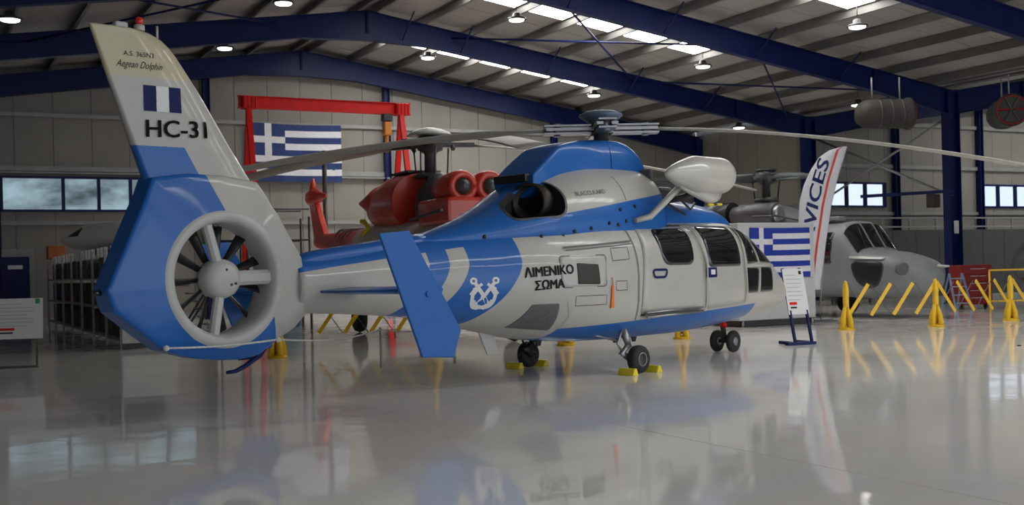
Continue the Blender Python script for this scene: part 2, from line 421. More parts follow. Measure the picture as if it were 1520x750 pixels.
# roof panels (one object each where in view), skylight panels, purlins
def roof_slope(Va, Vb, U1, U0=-9):
    za, zb = roofz(Va), roofz(Vb)
    def panel(u0, u1, va, vb, name, m):
        g2 = .008; fz = lambda V: za+(zb-za)*(V-Va)/(Vb-Va)
        mb = MB(); mb.prism([(va, fz(va)), (vb, fz(vb)), (vb, fz(vb)+.08), (va, fz(va)+.08)], lambda x, z, t: (x, t, z), u0+g2, u1-g2)
        return mb.build(name, M[m], ceil)
    sk = [(21.05, 22.0), (27.65, 28.58), (33.8, 35.12)]
    mbo = MB(); mbo.prism([(Va, za+.09), (Vb, zb+.09), (Vb, zb+.10), (Va, za+.10)], lambda x, z, t: (x, t, z), U0, U1); mbo.build('roof_light_stop', M['girt'], ceil)  # unseen sheet added above the panels to keep sky light out of their joints
    u = 14.2
    if 25 < max(Va, Vb) < 29:
        x_ = U0
        for s0 in (-4.3, 2.15, 8.6):
            panel(x_, s0, Va, Vb, 'roof_panel', 'roofp'); x_ = s0+1.07
            panel(s0, x_, 12.4, 21.75, 'skylight_panel', 'sky'); panel(s0, x_, 21.75, Vb, 'roof_panel', 'roofp'); panel(s0, x_, Va, 12.4, 'roof_panel', 'roofp')
        panel(x_, u, Va, Vb, 'roof_panel', 'roofp')
    else: panel(U0, u, Va, Vb, 'roof_panel', 'roofp')
    stops = [u]+[x for r_ in sk for x in r_ if x < U1]+[U1]; edges = [u]
    for p_, q_ in zip(stops[:-1], stops[1:]):
        n_ = max(1, round((q_-p_)/1.1)); edges += [p_+(q_-p_)*i_/n_ for i_ in range(1, n_+1)]
    lo, hi = min(Va, Vb), max(Va, Vb)
    for a, b_ in zip(edges[:-1], edges[1:]):
        if b_-a < .05: continue
        s_ = [x for x in sk if x[0] <= (a+b_)/2 <= x[1]]
        if s_ and hi < 29 and hi > 25:
            panel(a, b_, 12.4, 21.75, 'skylight_panel', 'sky'); panel(a, b_, 21.75, hi, 'roof_panel', 'roofp'); panel(a, b_, lo, 12.4, 'roof_panel', 'roofp')
        elif s_ and hi > 29 and lo < 30:
            panel(a, b_, lo, 36, 'roof_panel', 'roofp'); panel(a, b_, 36, hi-.5, 'skylight_panel', 'sky'); panel(a, b_, hi-.5, hi, 'roof_panel', 'roofp')
        else: panel(a, b_, lo, hi, 'roof_panel', 'roofp')
roof_slope(VR, VV, UG+.3); roof_slope(-5.4, VR, UG+.3); roof_slope(VV, 2*VV-VR, UR+.3); roof_slope(2*VV-VR, 62.9, UR+.3)
pl = None
for i in range(11):
    for base, sg, U1 in ((VR, 1, UG), (VR, -1, UG), (2*VV-VR, -1, UR), (2*VV-VR, 1, UR)):
        V = base+sg*(.25+i*1.57); z = roofz(V)-.12
        mb = MB(); L = U1+8; mb.box((V, U1/2-4, z), (.012, L, .22)).box((V-sg*.035, U1/2-4, z+.105), (.08, L, .012)).box((V+sg*.035, U1/2-4, z-.105), (.08, L, .012))
        mb.build('purlin', M['purlin'], ceil)
MB().box((VV, 12, ZV+.06), (.5, 40, .06)).build('valley_gutter', M['girt'], ceil)
# roof bracing rods
def rod(p, q, r=.03, m='navy', name='brace_rod'):
    return MB().tube([p, q], r, 8).build(name, M[m], ceil)
def rp(V, U, dz=-.42): return (V, U, raf(V)+dz+.2)
UB = UA+SP
for (V0, V1) in ((-4, 2.6), (2.6, 9.2), (14.6, 21.2), (21.2, 27.8)):
    rod(rp(V0, UA+.1), rp(V1, UB-.1)); rod(rp(V1, UA+.1), rp(V0, UB-.1))
for V in (13, 14.9, 17.9, 21.0, 24.1):
    for U in (UA, UB): rod((V, U-.05, raf(V)-.62), (V, U-1.0, roofz(V)-.2), .022)
rod((VV, UA, 3.35), (VV, UB, 6.0), .045, 'steel'); rod((VV, UA, 5.9), (VV, UB, 3.3), .04, 'steel')
# --- high bay lamps, one object each
lp = None
lamps = [(1.93, 27.2, 'left edge above the window'), (8.1, 27.2, 'above the tail, top of the picture'), (14.66, 27.35, 'between the near skylight and the crane'), (20.9, 27.3, 'mid roof right of the skylight strip'), (27.0, 27.2, 'near the big column'),
         (8.1, 33.2, 'left of the far roof apex, behind the tail fin'), (14.6, 33.3, 'above the red crane'), (20.8, 33.3, 'above the blue mast fairing'), (27.0, 33.2, 'far right, low above the white hoist pod'), (21.08, 21.2, 'closest, upper right beside the big skylight')]
for i, (V, U, where) in enumerate(lamps):
    z = raf(V)-.5; p = HB(V, U, z)
    if lp is None:
        lp = thing('high_bay_lamp', '', 'lamp', p)
        MB().lathe([(.05, .20), (.10, .18), (.12, .08), (.25, .05), (.27, .0), (.25, -.01), (.22, .02)], n=24).build('housing', M['darkgrey'], lp)
        MB().lathe([(.205, .012), (.20, -.02), (.16, -.035), (.08, -.04)], n=24).build('lens', M['lens'], lp)
        MB().tube([(0, 0, .26), (0, 0, .62)], .012, 6).build('hanger', M['darkgrey'], lp)
        tr = tree_of(lp); o = lp
    else: o = copy_tree(lp, tr)
    o.location = p; o['label'] = 'round high bay ceiling lamp, '+where; o['group'] = 'high bay lamps under the roof'
# ------------------------------------------------------------------ the blue and white helicopter (local: x forward, y port, z up)
HM = Matrix.Translation((.8849, 15.4837, 0)) @ Matrix.Rotation(.8135, 4, 'Z')
heli = thing('helicopter', 'large blue and white coast guard helicopter with shrouded tail fan, nose pointing away right', 'helicopter', mx=HM)
HULL = [(-4.75, 1.00, 1.29, 1.58, .24, 2.0, 2.0), (-4.0, .95, 1.29, 1.66, .28, 2.0, 2.0), (-3.2, .88, 1.29, 1.76, .37, 2.1, 2.0), (-2.7, .80, 1.28, 1.83, .47, 2.2, 2.1),
(-2.2, .69, 1.24, 1.90, .62, 2.3, 2.1), (-1.7, .59, 1.2, 1.98, .78, 2.5, 2.2), (-1.2, .50, 1.17, 2.02, .91, 2.7, 2.5), (-.6, .44, 1.15, 2.06, .99, 3.0, 3.0), (.2, .42, 1.15, 2.08, 1.01, 3.2, 3.4),
(1.4, .42, 1.15, 2.10, 1.01, 3.2, 3.4), (2.3, .45, 1.13, 2.10, .99, 3.0, 3.1), (2.9, .49, 1.10, 2.07, .95, 2.8, 2.8), (3.4, .52, 1.06, 1.96, .88, 2.5, 2.6), (3.9, .56, 1.0, 1.72, .78, 2.3, 2.4), (4.3, .60, .96, 1.48, .66, 2.2, 2.3), (4.65, .65, .93, 1.26, .52, 2.1, 2.2), (4.9, .72, .91, 1.10, .34, 2.0, 2.0), (5.02, .80, .90, 1.0, .16, 2, 2)]
COWL = [(-3.0, 1.6, 1.74, 1.82, .16, 2, 2), (-2.75, 1.6, 1.76, 1.87, .24, 2, 2), (-2.2, 1.55, 1.8, 2.04, .42, 2, 2), (-1.7, 1.5, 1.85, 2.25, .6, 2, 2), (-1.2, 1.5, 1.9, 2.5, .74, 2.2, 2), (-.7, 1.5, 1.9, 2.68, .8, 2.2, 2), (0, 1.5, 1.9, 2.78, .83, 2.3, 2), (.8, 1.5, 1.9, 2.80, .82, 2.3, 2), (1.05, 1.5, 1.9, 2.78, .78, 2.3, 2)]
def station(T, L):
    if L <= T[0][0]: return T[0][1:]
    if L >= T[-1][0]: return T[-1][1:]
    for i in range(len(T)-1):
        if T[i][0] <= L <= T[i+1][0]:
            p1, p2 = T[i], T[i+1]; p0 = T[max(i-1, 0)]; p3 = T[min(i+2, len(T)-1)]
            h = p2[0]-p1[0]; t = (L-p1[0])/h; out = []
            for k in range(1, 7):
                d = (p2[k]-p1[k])/h
                m1 = (p2[k]-p0[k])/(p2[0]-p0[0]) if i > 0 else d
                m2 = (p3[k]-p1[k])/(p3[0]-p1[0]) if i+2 < len(T) else d
                if m1*d <= 0: m1 = 0
                if m2*d <= 0: m2 = 0
                out.append((2*t**3-3*t*t+1)*p1[k]+(t**3-2*t*t+t)*h*m1+(-2*t**3+3*t*t)*p2[k]+(t**3-t*t)*h*m2)
            return out
def side(T, L, Z):
    zb, zc, zt, w, n1, n2 = station(T, L)
    if Z >= zc:
        q = min(1, (Z-zc)/(zt-zc)); return w*max(0, 1-q**n1)**(1/n1)
    q = min(1, (zc-Z)/(zc-zb)); return w*max(0, 1-q**n2)**(1/n2)
def loft(T, name, m, parent, step=.1, n=56):
    L = T[0][0]; Ls = []
    K = max(2, int((T[-1][0]-T[0][0])/step))
    rings = []
    for i in range(K+1):
        L = T[0][0]+(T[-1][0]-T[0][0])*i/K
        zb, zc, zt, w, n1, n2 = station(T, L); r = []
        for k in range(n):
            a = 2*pi*k/n; c, s_ = cos(a), sin(a); e = n1 if s_ >= 0 else n2
            y = w*math.copysign(abs(c)**(2/e), c); z = zc+(zt-zc if s_ >= 0 else zc-zb)*math.copysign(abs(s_)**(2/e), s_)
            r.append((L, y, z))
        rings.append(r)
    return MB().rings(rings).build(name, m, parent)
def hs(L, Z, off=.004, T=HULL, sg=-1): return (L, sg*(side(T, L, Z)+off), Z)
def dense(poly, d=.05):
    out = []
    for i, a in enumerate(poly):
        b = poly[(i+1) % len(poly)]; n = max(1, int(math.hypot(b[0]-a[0], b[1]-a[1])/d))
        for k in range(n): out.append((a[0]+(b[0]-a[0])*k/n, a[1]+(b[1]-a[1])*k/n))
    return out
def rounded(poly, r):
    out = []; n = len(poly)
    for i, b in enumerate(poly):
        a = Vector(poly[i-1]); c = Vector(poly[(i+1) % n]); b = Vector(b)
        u = (a-b); v = (c-b); ru = min(r, u.length*.45); rv = min(r, v.length*.45)
        p = b+u.normalized()*ru; q = b+v.normalized()*rv
        for k in range(6):
            t = k/5; out.append(tuple(p*(1-t)**2+b*2*t*(1-t)+q*t*t))
    return out
def patch(poly, off, name, m, parent, f=None, r=.06, edge=.03, label=None, sg=-1, T=HULL, rings=7):
    poly = dense(rounded(poly, r), .06); cx = sum(p[0] for p in poly)/len(poly); cz = sum(p[1] for p in poly)/len(poly)
    F = f or (lambda L, Z, o: hs(L, Z, o, T, sg)); R = []
    R.append([F(a, b, off-edge) for a, b in poly])
    for k in range(rings):
        s_ = 1-k/rings; R.append([F(cx+(a-cx)*s_, cz+(b-cz)*s_, off) for a, b in poly])
    R.append([F(cx+(a-cx)*.001, cz+(b-cz)*.001, off) for a, b in poly])
    mb = MB(); mb.rings(R, True, False)
    o = mb.build(name, m, parent, label=label); return o
def ribbon(pts, w, off, name, m, parent, T=HULL, sg=-1, closed=False, F=None):
    pts = [Vector(p) for p in pts]
    if not closed:
        q = []
        for a, b in zip(pts[:-1], pts[1:]):
            n = max(1, int((b-a).length/.06)); q += [a+(b-a)*k/n for k in range(n)]
        pts = q+[pts[-1]]
    F = F or (lambda L, Z, o: hs(L, Z, o, T, sg)); n = len(pts); A, B = [], []
    for i, p in enumerate(pts):
        a = pts[i-1] if (closed or i) else p; b = pts[(i+1) % n] if (closed or i < n-1) else p
        t = (b-a).normalized(); nn = Vector((-t.y, t.x))*w/2
        A.append(F(p.x+nn.x, p.y+nn.y, off)); B.append(F(p.x-nn.x, p.y-nn.y, off))
    fs = [(i, (i+1) % n, (i+1) % n+n, i+n) for i in range(n if closed else n-1)]
    return MB().add(A+B, fs).build(name, m, parent)
fus = loft(HULL, 'fuselage', M['hull'], heli, .07)
# cowling with a real exhaust opening
cw = loft(COWL, 'engine_cowling', M['cowl'], heli, .06)
exo = rounded([(-1.80, 2.00), (-1.08, 2.05), (-.98, 2.30), (-1.02, 2.53), (-1.25, 2.46), (-1.80, 2.16)], .14)
exm = MB().prism(exo, lambda a, b, t: (a, t, b), -1.2, -.12).build('c', M['dark'])
exm.matrix_world = HM
cw.data.materials.append(M['dark']); exm.data.materials.clear(); exm.data.materials.append(M['dark'])
bpy.context.view_layer.update()
bool_cut(cw, exm)
if not cw.data.materials: cw.data.materials.append(M['cowl'])
ribbon([(p[0], p[1]) for p in exo], .03, .006, 'exhaust_rim', M['darkgrey'], heli, T=COWL, closed=True)
MB().lathe([(.24, 0), (.24, .5), (.20, .5), (.20, .05), (.02, .04)], (-.85, -.20, 2.25), (-1, -.30, .0), 24).build('exhaust_pipe', mat('burnt_exhaust_steel', (.03, .022, .016), .5, .4, var=.4, vs=6), heli)
lettering('cowling_lettering', 'BLACCULARD', .56, .055, lambda a, b: hs(-.80+a, 2.315+a*.09+b, .006, COWL), mat('grey_lettering', (.16, .16, .16), .5, var=0), heli, bold=.01)
ribbon([(.12, 2.28), (.12, 2.45), (.10, 2.6), (.05, 2.70)], .012, .004, 'cowling_seam', M['darkgrey'], heli, T=COWL)
for (L, Z) in ((-2.2, 1.80), (-1.45, 1.80), (-.95, 1.86), (-.65, 1.90), (-.3, 1.97), (-.12, 1.95), (.05, 2.0), (-.05, 2.15), (.28, 2.2), (-1.12, 1.8)):
    MB().lathe([(.026, 0), (.026, .02), (.008, .03)], hs(L, Z, -.008, COWL), (0, -1, .1), 10).build('cowling_latch', M['dark'], heli)
# spine fairing along the boom
spn = loft([(-4.68, 1.45, 1.52, 1.60, .13, 2.6, 2), (-4.4, 1.45, 1.55, 1.66, .16, 2.6, 2), (-3.6, 1.5, 1.62, 1.76, .17, 2.6, 2), (-2.9, 1.6, 1.7, 1.85, .18, 2.6, 2)], 'spine_fairing', M['blue'], heli)
# mast fairing (doghouse)
DOG = [(-1.22, 2.3, 2.45, 2.60, .34, 12, 2), (-1.0, 2.3, 2.5, 2.77, .35, 12, 2), (-.70, 2.3, 2.55, 2.98, .34, 12, 2), (-.64, 2.3, 2.55, 3.01, .34, 11, 2), (-.3, 2.3, 2.6, 3.09, .34, 7, 2), (.2, 2.3, 2.65, 3.15, .36, 4, 2), (.7, 2.3, 2.65, 3.16, .37, 4, 2), (1.0, 2.3, 2.6, 3.06, .36, 4, 2), (1.18, 2.3, 2.55, 2.88, .33, 4, 2), (1.26, 2.3, 2.5, 2.70, .3, 4, 2)]
loft(DOG, 'mast_fairing', M['blue'], heli, .05)
MB().box((-1.22, 0, 2.56), (.16, .56, .10)).build('fairing_outlet', M['dark'], heli, .01)
ribbon([(.35, 2.75), (.35, 3.1)], .012, .004, 'fairing_seam', M['navyflat'], heli, T=DOG)
# front roof fairing
loft([(.95, 1.8, 2.0, 2.50, .74, 2.2, 2), (1.5, 1.8, 2.0, 2.42, .72, 2.2, 2), (2.2, 1.8, 2.0, 2.36, .66, 2.2, 2), (2.8, 1.8, 2.0, 2.27, .56, 2.2, 2), (3.2, 1.8, 1.96, 2.14, .42, 2.1, 2), (3.45, 1.8, 1.9, 1.98, .2, 2, 2)], 'roof_fairing', M['blue'], heli, .06)
MB().box((1.02, 0, 2.55), (.06, 1.1, .42)).build('intake_screen', M['vent'], heli, .02)
MB().box((1.5, -.2, 2.42), (.35, .5, .22)).build('gearbox_housing', M['darkgrey'], heli, .05)
for pts in (((1.0, -.66, 2.25), (1.25, -.7, 2.42), (1.5, -.72, 2.3), (1.75, -.68, 2.2), (1.95, -.62, 2.3)), ((1.1, -.68, 2.3), (1.3, -.74, 2.2), (1.5, -.76, 2.12))):
    MB().tube(pts, .016, 8).build('hose', M['dark'], heli)
# roof rail, doors, windows
ribbon([(-.05, 1.99), (1.5, 2.0), (2.85, 1.985)], .05, .03, 'door_rail', M['white'], heli)
ribbon([(-.0, 1.955), (1.3, 1.955)], .018, .034, 'rail_slot', M['darkgrey'], heli)
def seam(name, pts, w=.014, off=.012, m='darkgrey', **k): return ribbon(pts, w, off, name, M[m], heli, **k)
sd = patch([(.10, .76), (1.62, .76), (1.50, 1.94), (.22, 1.94)], .018, 'sliding_door', M['white'], heli, r=.1)
fd = patch([(1.66, .78), (2.70, .82), (2.66, 1.38), (2.74, 1.95), (1.55, 1.955), (1.64, 1.4)], .016, 'front_door', M['white'], heli, r=.04)
patch([(.60, 1.41), (1.30, 1.405), (1.33, 1.92), (.50, 1.90)], .026, 'side_window', M['glass'], heli, r=.14)
patch([(1.68, 1.37), (2.55, 1.37), (2.60, 1.95), (1.64, 1.95)], .024, 'front_side_window', M['glass'], heli, r=.07)
patch([(2.80, 1.40), (3.18, 1.42), (3.05, 1.94), (2.80, 1.95)], .012, 'windshield_quarter_pane', M['glass'], heli, r=.03)
patch([(3.24, 1.42), (3.9, 1.40), (3.55, 1.80), (3.12, 1.93)], .012, 'windshield', M['glass'], heli, r=.03)
patch([(2.76, .97), (3.10, .97), (3.16, 1.33), (2.74, 1.34)], .012, 'chin_window', M['glass'], heli, r=.05)
patch([(3.18, .97), (3.7, .97), (3.75, 1.33), (3.24, 1.34)], .012, 'chin_window', M['glass'], heli, r=.05)
fr = lambda n, pts: ribbon(pts, .035, .03, n, M['white'], heli)
fr('door_pillar', [(1.60, .78), (1.62, 1.4), (1.50, 1.97)])
fr('windshield_post', [(2.74, .80), (2.70, 1.36), (2.80, 1.97)])
fr('windshield_post', [(3.13, .95), (3.20, 1.38), (3.06, 1.97)])
fr('window_sill_strip', [(2.70, 1.365), (3.9, 1.37)])
hd = rounded([(.36, 1.25), (.62, 1.25), (.66, 1.35), (.34, 1.35)], .05)
ribbon(hd, .03, .03, 'door_handle', M['navyflat'], heli, closed=True)
patch([(1.63, 1.22), (1.86, 1.22), (1.86, 1.36), (1.63, 1.36)], .03, 'door_lock_plate', M['navyflat'], heli, r=.02)
patch([(1.70, 1.26), (1.80, 1.26), (1.80, 1.33), (1.70, 1.33)], .04, 'door_lock_label', M['whiteflat'], heli, r=.01)
# footstep
for dz in (0, .06): MB().tube([(.15, -1.05, .73+dz), (1.45, -1.05, .75+dz)], .014, 8).build('footstep_tube', M['steel'], heli)
MB().box((.8, -1.0, .76), (1.36, .10, .03)).build('footstep', M['darkgrey'], heli)
seam('seam', [(.02, .70), (.05, 1.3), (0, 1.9)]); seam('hatch_rail', [(-1.25, 1.655), (-.02, 1.735)], .022, .02)
ribbon([(-1.22, 1.62), (-.02, 1.70)], .01, .012, 'hatch_rail_slot', M['dark'], heli)
hatch = rounded([(-1.33, 1.16), (-.60, 1.16), (-.58, 1.56), (-1.34, 1.55)], .05); ribbon(hatch+[hatch[0]], .01, .006, 'baggage_door_seam', M['darkgrey'], heli, closed=True)
patch([(-1.33, 1.17), (-.60, 1.17), (-.58, 1.55), (-1.34, 1.54)], .004, 'baggage_door', M['white'], heli, r=.05)
patch([(-1.09, 1.20), (-.72, 1.19), (-.74, 1.44), (-1.09, 1.46)], .012, 'cabin_rear_window', mat('matt_black_mesh', (.03, .028, .025), .6, var=.2, vs=40), heli, r=.02)
for q in ([(-.42, 1.10), (-.20, 1.10), (-.20, 1.22), (-.42, 1.22)], [(-.46, 1.48), (-.12, 1.50), (-.12, 1.66), (-.46, 1.64)], [(-1.12, .93), (-.60, .93), (-.60, 1.05), (-1.12, 1.05)]):
    ribbon(q+[q[0]], .008, .005, 'access_panel_seam', M['darkgrey'], heli)
MB().prism([(-.535, .88), (-.475, .88), (-.49, 1.17), (-.515, 1.17)], lambda a, b, t: (a, -side(HULL, a, b)-.02+t, b), -.006, .006).build('warning_streamer', M['orange'], heli)
MB().tube([hs(-.5, 1.17, .02), hs(-.5, 1.27, .01)], .006, 6).build('streamer_cord', M['orange'], heli)
patch([(-1.86, .69), (-1.30, .63), (-1.36, .97), (-1.72, .97)], .006, 'vent_grille', M['vent'], heli, r=.02, rings=10)
ribbon([(-1.24, .99), (-1.16, .80), (-1.22, .64)], .02, .008, 'belly_lip', M['white'], heli)
lettering('side_lettering', 'ΛIMENIKO', .70, .125, lambda a, b: hs(-1.85+a, 1.297+a*.05+b, .009), M['ink'], heli, bold=.032)
lettering('side_lettering', 'ΣΩMA', .42, .12, lambda a, b: hs(-1.72+a, 1.138+a*.06+b, .009), M['ink'], heli, bold=.032)
# crossed anchors emblem
def emb(a, b): return hs(-2.365+a*1.12, 1.115+b, .006)
E_ = lambda L, Z, o: emb(L, Z)
em = MB()
def stroke(pts, w):
    n = len(pts); A, B_ = [], []
    for i in range(n):
        a = Vector(pts[max(i-1, 0)]); b = Vector(pts[min(i+1, n-1)]); t = (b-a).normalized(); p = Vector(pts[i]); nn = Vector((-t.y, t.x))*w/2
        A.append(emb(*(p+nn))); B_.append(emb(*(p-nn)))
    em.add(A+B_, [(i, i+1, i+1+n, i+n) for i in range(n-1)])
for s_ in (-1, 1):
    c = Vector((s_*.115, .145)); tip = Vector((-s_*.085, -.145)); d = (tip-c).normalized(); pr = Vector((-d.y, d.x))
    stroke([c+d*.02, (c+tip)/2, tip], .042)
    stroke([(c.x+.03*cos(t*pi/6)-d.x*.02, c.y+.03*sin(t*pi/6)-d.y*.02) for t in range(13)], .026)
    k = c+d*.065; stroke([k-pr*.06, k+pr*.06], .034)
    arc = [tip+d*(-.11*abs(t)**1.8-.0)+pr*(.125*t) - d*.015*0 for t in [i/8-1 for i in range(17)]]
    stroke(arc, .040)
    for e in (arc[0], arc[-1]): stroke([e+d*.03, e-d*.06], .06)
stroke([(-.05, -.17), (0, -.15), (.05, -.17)], .03)
em.build('anchor_emblem', M['whiteflat'], heli)
# tail shroud, radial about the fan
DC = (-5.62, 1.38); RI = .55
OUT = [(-6.43, 2.17), (-6.84, 1.30), (-6.77, 1.10), (-6.28, .717), (-5.95, .62), (-5.69, .585), (-5.42, .57), (-5.20, .60), (-4.97, .755), (-4.80, .86), (-4.68, .97), (-4.66, 1.29), (-4.70, 1.58), (-4.88, 1.86), (-5.07, 2.18), (-5.2, 2.35), (-5.6, 2.40), (-6.0, 2.40), (-6.36, 2.35)]
def ray_out(a):
    best = None; dx, dz = cos(a), sin(a)
    for i in range(len(OUT)):
        p = OUT[i]; q = OUT[(i+1) % len(OUT)]
        ex, ez = q[0]-p[0], q[1]-p[1]; den = dx*ez-dz*ex
        if abs(den) < 1e-9: continue
        t = ((p[0]-DC[0])*ez-(p[1]-DC[1])*ex)/den; u_ = ((p[0]-DC[0])*dz-(p[1]-DC[1])*dx)/den
        if t > 0 and -1e-6 <= u_ <= 1+1e-6: best = t if best is None else max(best, t)
    return best
NA = 120; angs = sorted(set([2*pi*k/NA for k in range(NA)]+[atan2(p[1]-DC[1], p[0]-DC[0]) % (2*pi) for p in OUT]))
ro = [ray_out(a) for a in angs]
def th_edge(a, r):
    x, z = DC[0]+r*cos(a), DC[1]+r*sin(a)
    t = .17
    if x < -6.2: t = .17-.02*(min(1, (-6.2-x)/.6))
    if z < .9: t = min(t, .17-.07*(.9-z)/.3)
    if x > -5.0 and z > .8: t = .185
    if z > 2.1: t = .15
    return t
def srg(fr, y):  # ring at fraction fr between lip and outline
    out = []
    for a, R_ in zip(angs, ro):
        r = .67+(R_-.67)*fr; te = th_edge(a, R_); t = .205+(te-.205)*fr
        out.append((DC[0]+r*cos(a), math.copysign(t, y), DC[1]+r*sin(a)))
    return out
rr = []
for fr_ in (0, .25, .5, .75, .93): rr.append(srg(fr_, -1))
def rim(y):
    return [(DC[0]+(R_+.012)*cos(a), y*th_edge(a, R_), DC[1]+(R_+.012)*sin(a)) for a, R_ in zip(angs, ro)]
rr.append([(DC[0]+R_*cos(a), -th_edge(a, R_)*.97, DC[1]+R_*sin(a)) for a, R_ in zip(angs, ro)])
rr.append(rim(-.86))
r2 = [rim(.86)]
r2.append([(DC[0]+R_*cos(a), th_edge(a, R_)*.97, DC[1]+R_*sin(a)) for a, R_ in zip(angs, ro)])
for fr_ in (.93, .75, .5, .25, 0): r2.append(srg(fr_, 1))
MB().rings(rr, True, False).rings([rr[-1], r2[0]], False, False).rings(r2, True, False).build('tail_shroud', M['shroud'], heli)
bv = bpy.data.objects[-1] if False else None
lip = []
for (r, y) in ((.69, -.195), (.665, -.212), (.635, -.222), (.60, -.220), (.572, -.195), (.555, -.14), (.55, -.05), (.55, .08), (.57, .17), (.61, .215), (.65, .22), (.69, .20)):
    lip.append([(DC[0]+r*cos(2*pi*k/96), y, DC[1]+r*sin(2*pi*k/96)) for k in range(96)])
MB().rings(lip, True, False).build('duct_ring', M['duct'], heli)
# fin
def tab(T, z):
    for a, b in zip(T[:-1], T[1:]):
        if a[0] <= z <= b[0]: return a[1]+(b[1]-a[1])*(z-a[0])/(b[0]-a[0])
    return T[0][1] if z < T[0][0] else T[-1][1]
LE = [(1.9, -4.90), (2.18, -5.06), (2.733, -5.44), (3.246, -5.775), (3.55, -6.0), (3.64, -6.08), (3.70, -6.16), (3.755, -6.28), (3.78, -6.45)]
TE = [(1.9, -6.22), (2.196, -6.32), (2.656, -6.49), (3.31, -6.724), (3.78, -6.89)]
fr_ = []
for z in [1.95+k*.05 for k in range(34)]+[3.63, 3.67, 3.70, 3.73, 3.755, 3.775]:
    le, te = tab(LE, z), tab(TE, z); c = le-te; tt = .15+(.055-.15)*(z-1.95)/1.8; r = []
    for k in range(32):
        a = 2*pi*k/32; u_ = (1-cos(a))/2       # 0 at LE, 1 at TE
        th_ = tt*min(1, (u_/.22)**.5 if u_ < .22 else 1)*(1-.55*max(0, (u_-.4)/.6))
        zz = z if z < 3.70 else z
        r.append((le-c*u_, math.copysign(th_, sin(a)) if 0 < k % 16 else 0, zz))
    fr_.append(r)
fin = MB().rings(fr_).build('tail_fin', M['fin'], heli)
def fs_(L, Z, o=0):
    le, te = tab(LE, Z), tab(TE, Z); u_ = (le-L)/(le-te); tt = .15+(.055-.15)*(Z-1.95)/1.8
    th_ = tt*min(1, (max(u_, 0)/.22)**.5)*(1-.55*max(0, (u_-.4)/.6)); return (L, -th_-.004-o, Z)
lettering('tail_lettering', 'HC-31', .635, .165, lambda a, b: fs_(-6.385+a, 2.75+a*.035+b, .012), M['ink'], heli, bold=.02)
lettering('tail_lettering', 'A.S. 365N3', .30, .045, lambda a, b: fs_(-6.58+a, 3.51-a*.0+b), M['ink'], heli)
lettering('tail_lettering', 'Aegean Dolphin', .46, .065, lambda a, b: fs_(-6.655+a, 3.40+b), M['ink'], heli, shear=.5)
for i, m in enumerate(('navyflat', 'whiteflat', 'navyflat')):
    a0 = -6.395+i*.126; q = [(a0, 3.0), (a0+.126, 3.0), (a0+.126, 3.25), (a0, 3.245)]
    F = lambda L, Z, o: fs_(L, Z, .002)
    MB().add([fs_(a, b, .002) for a, b in [(a0+.032*k, zz) for zz in (3.0, 3.08, 3.16, 3.245) for k in range(5)]], [(r*5+k, r*5+k+1, r*5+k+6, r*5+k+5) for r in range(3) for k in range(4)]).build('flag_stripe', M[m], heli)
MB().lathe([(.05, 0), (.05, .05), (.03, .06)], (-6.385, 0, 3.77), n=16).build('beacon_base', M['white'], heli)
MB().lathe([(.035, 0), (.04, .03), (.035, .06), (.01, .075)], (-6.385, 0, 3.83), n=16).build('beacon_lamp', mat('red_beacon', (.6, .03, .02), .2, var=0), heli)
MB().box((-6.58, 0, 3.80), (.13, .08, .06)).build('tail_antenna_cap', M['duct'], heli, .02)
MB().tube([(-6.2, 0, 3.72), (-6.2, 0, 3.84)], .012, 6).build('tail_whip', M['white'], heli)
MB().lathe([(.03, 0), (.03, .05), (.01, .07)], (-6.84, 0, 1.28), (-1, 0, 0), 12).build('tail_light', M['glass'], heli)
# fan
hubc = (DC[0], 0, DC[1])
MB().lathe([(.19, .06), (.20, -.02), (.20, -.10), (.185, -.16), (.12, -.20), (.0, -.21)], hubc, (0, 1, 0), 36).build('fan_hub', M['duct'], heli)
for k, (dx, dz) in enumerate(((.05, -.06), (-.0, .09), (.1, -.05))): MB().lathe([(.014, 0), (.014, .012)], (DC[0]+dx, -.205+abs(dz)*.12, DC[1]+dz), (0, -1, 0), 8).build('hub_bolt', M['dark'], heli)
for k in range(11):
    a = 2*pi*k/11+.35; mb = MB(); pr = []
    for r in (.17, .30, .42, .53):
        cx, cz = DC[0]+r*cos(a), DC[1]+r*sin(a); tx, tz = -sin(a), cos(a); pitch = .85-.5*(r-.17); c = .034+.022*(r-.17)/.36
        p = []
        for j in range(8):
            b = 2*pi*j/8; u_ = cos(b)*c; w_ = sin(b)*.012
            uu = u_*cos(pitch)-w_*sin(pitch); ww = u_*sin(pitch)+w_*cos(pitch)
            p.append((cx+tx*uu, .03+ww, cz+tz*uu))
        pr.append(p)
    mb.rings(pr).build('fan_blade', M['dark'], heli)
for a, w in ((.02, .075), (1.85, .05), (-1.75, .05)):
    mb = MB(); r0, r1 = (.17, .57); q = []
    for r in (r0, r1):
        cx, cz = DC[0]+r*cos(a), DC[1]+r*sin(a); tx, tz = -sin(a), cos(a)
        q.append([(cx+tx*w*x, -.10+y, cz+tz*w*x) for x, y in ((-1, -.02), (-.5, -.05), (.5, -.05), (1, -.02), (1, .03), (-1, .03))])
    mb.rings(q, False).build('stator_arm', M['duct'], heli, .008)
# tail skid
MB().tube([(-5.05, 0, .66), (-5.12, 0, .58), (-5.3, 0, .48), (-5.42, 0, .435), (-5.52, 0, .43)], [.028, .028, .024, .022, .018], 10).build('tail_skid', M['navy'], heli)
MB().tube([(-5.12, 0, .56), (-5.38, 0, .555)], .012, 8).build('skid_strut', M['navy'], heli)
